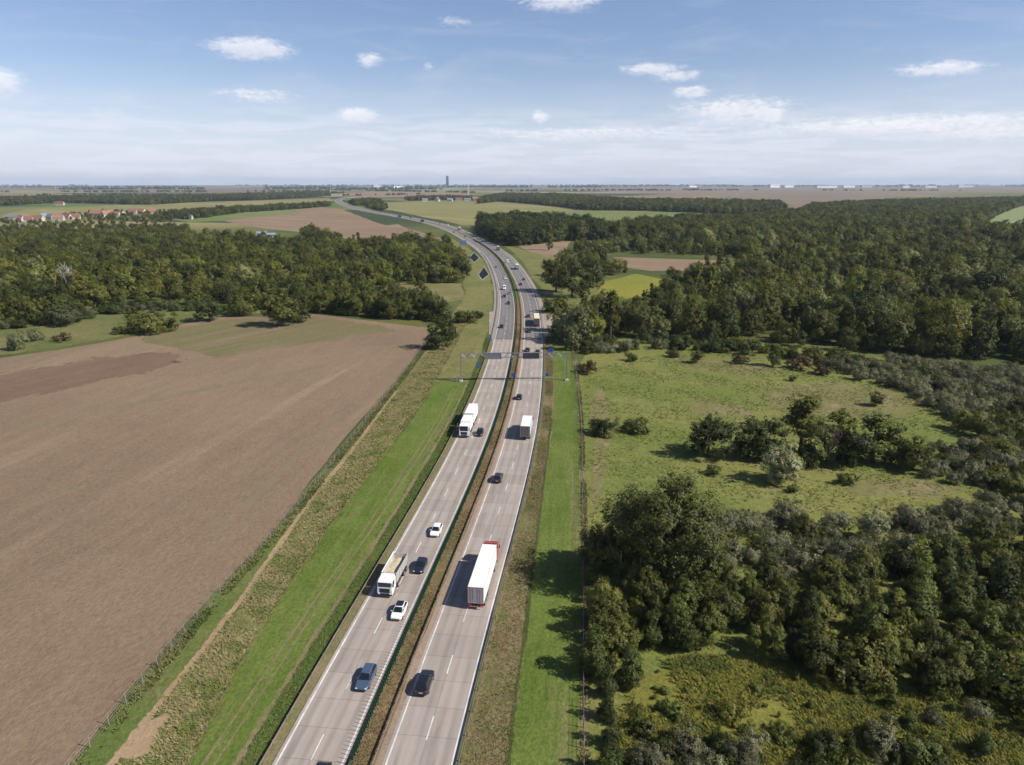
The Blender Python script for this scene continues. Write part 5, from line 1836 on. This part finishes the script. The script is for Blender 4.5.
def put(root, x, y, heading_away, label, cat, group=None, off=None, fwd=0.0):
    s, o = locate(x, y)
    if off is not None:
        o = off
    s += fwd - (1.0 if fwd and s < 330 else 0)
    X, Y = road(s, o); dx, dy = road_dir(s)
    a = math.atan2(dy, dx) - math.pi / 2 + (0 if heading_away else math.pi)
    root.location = (X, Y, .034); root.rotation_euler = (0, 0, a)
    return tag(root, label, cat, group)


LI, LO, RI, RO = -4.35, -8.1, 4.35, 8.1
# oncoming carriageway, from the near end
put(make_car('dark'), *G(319, 783), False, 'dark car at the bottom of the picture, mostly cut off, on the oncoming carriageway', 'car')
put(make_car('bluegrey', 'estate'), *G(366.5, 681), False, 'steel blue-grey estate car, nearest whole car on the oncoming carriageway', 'car')
put(make_car('white', 'hatch', True), *G(399.5, 614), False, 'white car with dark glass just ahead of the sand-loaded tipper on the oncoming carriageway', 'car')
put(make_tipper(), *G(386.5, 595.5), False, 'white tipper truck with open steel hopper of sand in the slow oncoming lane', 'truck', fwd=4.9)
put(make_car('navy', 'hatch'), *G(420.5, 568.5), False, 'dark car passing alongside the sand-loaded tipper truck', 'car')
put(make_car('white', 'hatch'), *G(436.5, 533), False, 'white car alone in the inner oncoming lane behind the dark one by the tipper', 'car')
put(make_rigid_trailer(), *G(464.5, 437), False, 'white truck pulling a white drawbar trailer in the slow oncoming lane', 'truck', fwd=9.0)
put(make_car('black', 'hatch'), *G(479.8, 434.5), False, 'black car overtaking the white truck with drawbar trailer', 'car')
# carriageway heading away
put(make_car('black', 'suv'), *G(425, 686), True, 'black car driving away in the near inner lane, closest car of its carriageway', 'car')
put(make_semi('red', tarp_w, tarp_w, door_g, frame_o), *G(477, 606.5), True, 'long white semi-trailer with grey rear doors and red cab, driving away', 'truck', fwd=8.1)
put(make_car('dark', 'suv'), *G(498.3, 480), True, 'dark car between the red-cabbed semi-trailer and the white box truck', 'car')
put(make_box_truck(tarp_w, side_b, door_b, 'white', 8.6, 3.9), *G(525.4, 439), True, 'white-roofed box truck with pale blue side and brown rear, driving away', 'truck', fwd=5.4)
put(make_car('black', 'hatch'), *G(519.2, 398.5), True, 'black car just past the white-roofed box truck, before the gantry', 'car')
put(make_car('dark', 'hatch'), *G(527.5, 351), True, 'dark car in the inner lane just beyond the gantry panel', 'car')
put(make_car('brown', 'hatch'), *G(538, 353), True, 'dark brown car in the slow lane half behind the gantry panel', 'car', off=RO)
put(make_semi('white', tarp_c, tarp_c, door_b), *G(537, 327), True, 'cream-roofed semi-trailer with dark rear, past the gantry by the culvert', 'truck', off=RO, fwd=8)
put(make_car('dark', 'saloon'), *G(526.2, 332), True, 'dark saloon in the inner lane behind the cream-roofed semi-trailer', 'car', off=RI)
put(make_car('navy', 'hatch'), *G(526, 317), True, 'navy car passing alongside the cream-roofed semi-trailer', 'car', off=RI)
put(make_car('brown', 'hatch'), *G(526.6, 280), True, 'reddish brown car in the tree shadows across the carriageway at the bend', 'car', off=RO)
put(make_car('black', 'saloon'), *G(524.2, 285), True, 'black saloon nearer than the brown car in the tree shadows at the bend', 'car', off=RI)
put(make_box_truck(tarp_w, tarp_w, door_g), *G(519, 269), True, 'white box truck in the slow lane just before the belt of trees at the bend', 'truck', off=RO)
put(make_van('white'), *G(507, 262.5), True, 'white van heading away in the inner lane near the motorway bend', 'van', off=RI)
put(make_box_truck(tarp_w, tarp_w, door_b), *G(497, 250), True, 'white box truck beside the dark belt of trees inside the bend', 'truck', off=RO)
put(make_car('silver', 'hatch'), *G(482, 242), True, 'silver car in the inner lane next to the belt of trees inside the bend', 'car', off=RI)
put(make_car('dark', 'hatch'), *G(475, 237.2), True, 'dark car farthest round the bend before the white semi-trailer', 'car', off=RI)
put(make_semi('white'), *G(461, 229.8), True, 'white semi-trailer at the far end of the bend near the belt of trees', 'truck', off=RO)
# oncoming, beyond the gantry
put(make_car('black', 'hatch'), *G(500.8, 327.6), False, 'black car in the slow oncoming lane beside the culvert', 'car', off=LO)
put(make_car('dark', 'hatch'), *G(504.7, 304), False, 'dark car third from the white van in the oncoming file past the gantry', 'car', off=LI - 1.2)
put(make_car('black', 'saloon'), *G(502.6, 297), False, 'black saloon directly ahead of the white van in the oncoming file', 'car', off=LO + .6)
put(make_van('white'), *G(503.4, 289.5), False, 'white van coming nearer in the oncoming file past the gantry', 'van', off=LO + 1.2)
put(make_car('silver', 'hatch'), *G(508, 294), False, 'silver car overtaking the white van in the oncoming file', 'car', off=LI)
put(make_car('white', 'hatch'), *G(501.2, 279), False, 'white car following the white van in the oncoming file', 'car', off=LI)
put(make_car('silver', 'estate'), *G(493.6, 267.5), False, 'silver estate car beside the nearer dark basin', 'car', off=LO + 1)
put(make_car('navy', 'hatch'), *G(463, 237), False, 'navy car in the oncoming lane above the large dull blue board', 'car', off=LI)
put(make_car('dark', 'estate'), *G(452, 232.5), False, 'dark estate car at the far side of the large dull blue board', 'car', off=LO)
# the far straight
FARV = [(make_car('white'), 379, 215.6, False, 'white car on the far straight beyond the bend, farther than the dark truck', 'car', LI), (make_semi('navy', grey_panel, grey_panel, dark_panel), 391, 217.4, False, 'dark semi-trailer on the far straight by the brown field', 'truck', LO),
        (make_box_truck(door_b, door_b, door_b, 'red', 6.5, 3.5), 401, 217.8, True, 'small reddish brown truck on the far straight heading away', 'truck', RO), (make_semi('navy', dark_panel, dark_panel, dark_panel), 418, 222, False, 'black semi-trailer on the far straight, nearest dark truck', 'truck', LO),
        (make_car('dark', 'suv'), 436, 224.4, True, 'dark car on the far straight heading away, nearer than the white van', 'car', RI), (make_van('white'), 444.5, 226, True, 'white van heading away at the start of the far straight', 'van', RO),
        (make_semi('white'), 335.5, 205.2, False, 'white semi-trailer outermost in the far cluster where the motorway vanishes', 'truck', LO), (make_semi('white'), 339, 203.4, False, 'white semi-trailer second in the far cluster where the motorway vanishes', 'truck', LO),
        (make_semi('red'), 341.5, 202.6, True, 'white semi-trailer with red cab in the far cluster where the motorway vanishes', 'truck', RO), (make_box_truck(), 345, 205.5, True, 'white box truck in the far cluster where the motorway vanishes', 'truck', RO)]
for o, u, v, away, lab, cat, off in FARV:
    put(o, *G(u, v), away, lab, cat, off=off)

# ------------------------------------------------------------------ village, towers, works on the skyline
wall_m = [plain('white_render', (.45, .43, .39), .85, vary=.1, scale=.3), plain('cream_render', (.55, .47, .36), .85, vary=.1, scale=.3), plain('brick_wall', (.32, .16, .11), .9, vary=.15, scale=.5)]
tile_m = {'orange': plain('orange_tiles', (.31, .15, .095), .8, vary=.15, scale=.5), 'red': plain('red_tiles', (.23, .095, .075), .8, vary=.15, scale=.5), 'grey': plain('slate_roof', (.17, .17, .19), .7, vary=.15, scale=.5),
          'brown': plain('brown_tiles', (.20, .10, .08), .8, vary=.15, scale=.5), 'maroon': plain('maroon_tiles', (.20, .07, .07), .8, vary=.15, scale=.5), 'blue': plain('blue_grey_roof', (.20, .25, .32), .6, vary=.1, scale=.5)}


def house(label, u, v, w, d, hw, hr, rz, roof, wm, group='houses of the village beyond the left wood', name='house', chim=True):
    x, y = G(u, v)
    r = tag(empty(name, (x, y, 0), rz), label, 'house' if name == 'house' else name.replace('_', ' '), group)
    b = MB().box((0, 0, hw / 2), (w, d, hw)); wl = b
    for sx in (-1, 1):
        b.prism([(sx * w / 2, -d / 2, hw), (sx * w / 2, d / 2, hw), (sx * w / 2, 0, hw + hr)], (-sx * .25, 0, 0))
    b.build('wall', wm, r)
    rf = MB()
    e = .5
    for sy in (-1, 1):
        rf.prism([(-w / 2 - e, sy * (d / 2 + e), hw - e * hr / (d / 2)), (-w / 2 - e, 0, hw + hr), (-w / 2 - e, 0, hw + hr + .25), (-w / 2 - e, sy * (d / 2 + e), hw - e * hr / (d / 2) + .25)], (w + 2 * e, 0, 0))
    ro = rf.build('roof', tile_m[roof], r)
    if chim:
        MB().box((w * .2, d * .1, hw + hr * .95), (.8, .8, 1.8)).build('chimney', wall_m[2], ro)
    for k in range(3):
        xx = -w * .32 + w * .32 * k
        MB().box((xx, -d / 2 - .02, hw * .55), (1.3, .08, 1.5)).build('window', glass, r)
    MB().box((w * .44, -d / 2 - .02, 1.05), (1.1, .08, 2.1)).build('door', tile_m['brown'], r)
    return r


VILL = [('long pale-roofed barn outermost in the village at the left', 14, 219.5, 26, 11, 5, 4, .1, 'grey', 0), ('house with orange roof next to the pale-roofed barn', 22, 221.0, 15, 10, 5, 5, -.5, 'orange', 0),
        ('small white house with red roof in front of the orange-roofed one', 29, 221.5, 13, 9, 4.5, 4.5, .3, 'red', 0), ('wide house with bright red roof, outer group of the village', 38, 221.2, 19, 11, 5, 5, .05, 'red', 1),
        ('house with blue-grey roof between red and orange roofs', 46, 219.0, 14, 10, 5, 5, .8, 'blue', 0), ('white house with slate roof by the blue-grey one', 51, 219.3, 13, 9, 5, 5, -.3, 'grey', 0),
        ('house with orange roof and white gable beside the maroon one', 59, 220.5, 17, 11, 5, 5, .2, 'orange', 0), ('house with maroon roof in the outer group of the village', 67, 219.5, 15, 11, 5, 5.5, -.1, 'maroon', 1),
        ('house with dark brown roof next to the maroon one', 76, 219, 15, 11, 5, 5, .4, 'brown', 1), ('long barn with bright orange roof in the middle of the village', 98, 215.8, 30, 13, 5, 6, -.15, 'orange', 0),
        ('house with orange roof joined behind the long orange barn', 108, 216.3, 20, 12, 5, 6, .9, 'orange', 1), ('white house with pale walls beside the long orange barn', 116, 216.5, 14, 10, 5, 5, .1, 'brown', 0),
        ('house with brownish roof among trees past the orange barn', 122, 215.8, 15, 10, 5, 5, -.6, 'brown', 1), ('white-walled house with red roof half hidden in trees', 133, 213.8, 15, 10, 5, 5.5, .2, 'red', 0),
        ('house with orange roof at the inner end of the village', 142, 213.6, 16, 10, 5, 5.5, -.3, 'orange', 1), ('house with red roof innermost in the village, near the green field', 153, 213.4, 18, 11, 5, 5.5, .15, 'orange', 1),
        ('small white building alone beyond the trees of the village', 189, 219.3, 13, 8, 4.5, 3.5, .0, 'grey', 0), ('farmhouse with maroon roof alone on the far ochre field', 60, 205.2, 24, 12, 5, 6, .1, 'maroon', 0)]
for lab, u, v, w, d, hw, hr, rz, rf, wi in VILL:
    house(lab, u, v, w, d, hw, hr, rz, rf, wall_m[wi])
VILL2 = [('white house in the far hamlet at the edge of the ochre field', 425, 201.6, 20, 12, 6, 6, .2, 'grey', 0), ('white tall-gabled house in the far hamlet beside the first one', 437.5, 201.4, 18, 14, 7, 8, 1.2, 'brown', 0),
         ('pale house in the middle of the far hamlet', 450, 201.4, 18, 12, 6, 6, -.2, 'blue', 0), ('red-roofed house in the far hamlet', 459, 201.2, 24, 12, 6, 6, .0, 'red', 0),
         ('long white house in the far hamlet next to the red roof', 467.5, 201.2, 26, 12, 6, 5, .05, 'grey', 0), ('brick-coloured house at the end of the far hamlet by the dark wood', 476, 201.2, 24, 14, 9, 7, .1, 'orange', 2),
         ('pale farm building on the far tan field', 351, 198.0, 30, 12, 6, 4, .2, 'brown', 0)]
for lab, u, v, w, d, hw, hr, rz, rf, wi in VILL2:
    house(lab, u, v, w, d, hw, hr, rz, rf, wall_m[wi], 'houses of the far hamlet beyond the ochre field')
# greenhouse-like sheds near the wood
for lab, u, v, w in (('blue-roofed shed at the edge of the left wood', 262, 236, 12), ('small blue-roofed shed beside the other at the left wood', 272, 237.5, 9)):
    house(lab, u, v, w, 7, 3.5, 2, .2, 'blue', wall_m[0], 'sheds at the left wood', 'shed', False)

tower_glass = plain('tower_glass', (.05, .09, .16), .25, .3)
tower_frame = plain('tower_frame', (.16, .20, .27), .5)
x, y = G(447.5, 187.2)
D_T = 11500; sc = D_T / y; x, y = x * sc, D_T
tw = tag(empty('skyscraper', (x, y, 0)), 'lone blue-grey skyscraper on the horizon above the far hamlet', 'tower')
MB().box((0, 0, 78), (40, 34, 156), 1.5).build('tower_block', tower_glass, tw)
MB().box((0, 4, 163), (30, 24, 14), 1).build('top_storeys', tower_glass, tw)
MB().box((-6, 0, 10), (78, 56, 20), 1).build('podium', tower_frame, tw)
mb = MB()
for k in range(18):
    mb.box((0, 0, 8 + k * 8.3), (40.8, 34.8, .9))
mb.build('floor_bands', tower_frame, tw)
white_hall = plain('white_hall', (.80, .80, .78), .6)
grey_hall = plain('grey_hall', (.45, .46, .48), .6)
HALLS = [('broad white hall farthest toward the tower on the horizon', 397, 7600, 120, 20, white_hall), ('pale dome-like works on the horizon between the motorway end and the tower', 376, 9000, 110, 26, grey_hall),
         ('white hall on the horizon beyond the pale soil field, tallest of the works', 774, 8200, 130, 36, white_hall), ('low white hall right of the tallest one on the horizon', 788, 8400, 120, 26, white_hall),
         ('long white hall in the middle of the horizon works', 826, 8000, 260, 20, white_hall), ('white hall with grey end in the horizon works', 848, 8300, 150, 24, white_hall),
         ('grey hall between the white halls on the horizon', 866, 8600, 140, 22, grey_hall), ('small white hall near the outer end of the horizon works', 905, 8000, 80, 22, white_hall),
         ('last white hall at the outer end of the horizon works', 930, 8500, 150, 18, white_hall), ('white hall standing alone before the horizon works', 692, 8800, 110, 20, white_hall),
         ('long low white hall above the right-hand wood on the horizon', 965, 9000, 200, 20, white_hall)]
for lab, u, dist, w, h, mt in HALLS:
    a, _ = px_dir(u, HOR + 2)
    dist *= 1.3; x, y = math.tan(a) * dist, dist
    w *= 1.3; h *= 1.25
    r = tag(empty('industrial_hall', (x, y, 0), .7 - a), lab, 'hall', 'halls of the works on the horizon')
    MB().box((0, 0, h / 2), (w, 60, h)).build('wall', mt, r)
    MB().box((0, 0, h + .8), (w + 2, 62, 1.6)).build('roof', mt, r)
    MB().box((0, -30.1, h * .75), (w * .9, .4, h * .12)).build('window', tower_frame, r)
MAST = [('tall white chimney on the horizon above the outer village', 55, 7400, 66), ('tall white chimney on the horizon above the inner village', 109, 8600, 74), ('thin white mast beside the far motorway end', 330, 4200, 50), ('thin pale mast near the far hamlet', 468, 3300, 62)]
for lab, u, dist, h in MAST:
    a, _ = px_dir(u, HOR + 2)
    r = tag(empty('chimney_stack', (math.tan(a) * dist, dist, 0)), lab, 'chimney', 'masts and chimneys on the horizon')
    rr = h * (.06 if h > 80 else .018)
    MB().tube([(0, 0, 0), (0, 0, h)], [rr, rr * .6], 16).build('shaft', white_hall, r)
    MB().tube([(0, 0, h - 3), (0, 0, h + .5)], [rr * .72, rr * .72], 16).build('cap', grey_hall, r)

# ------------------------------------------------------------------ the air
hz = bpy.data.materials.new('air'); hz.use_nodes = True
ht = hz.node_tree
for nd in list(ht.nodes):
    if nd.type != 'OUTPUT_MATERIAL':
        ht.nodes.remove(nd)
pv = ht.nodes.new('ShaderNodeVolumePrincipled')
pv.inputs['Color'].default_value = (.68, .81, 1.0, 1)
pv.inputs['Density'].default_value = HAZE
pv.inputs['Anisotropy'].default_value = 0.0
ht.links.new(pv.outputs[0], ht.nodes['Material Output'].inputs['Volume'])
hz.cycles.homogeneous_volume = True
hb = MB().box((0, 0, 97.5), (51000, 51000, 199)).build('haze', hz)
tag(hb, kind='stuff')
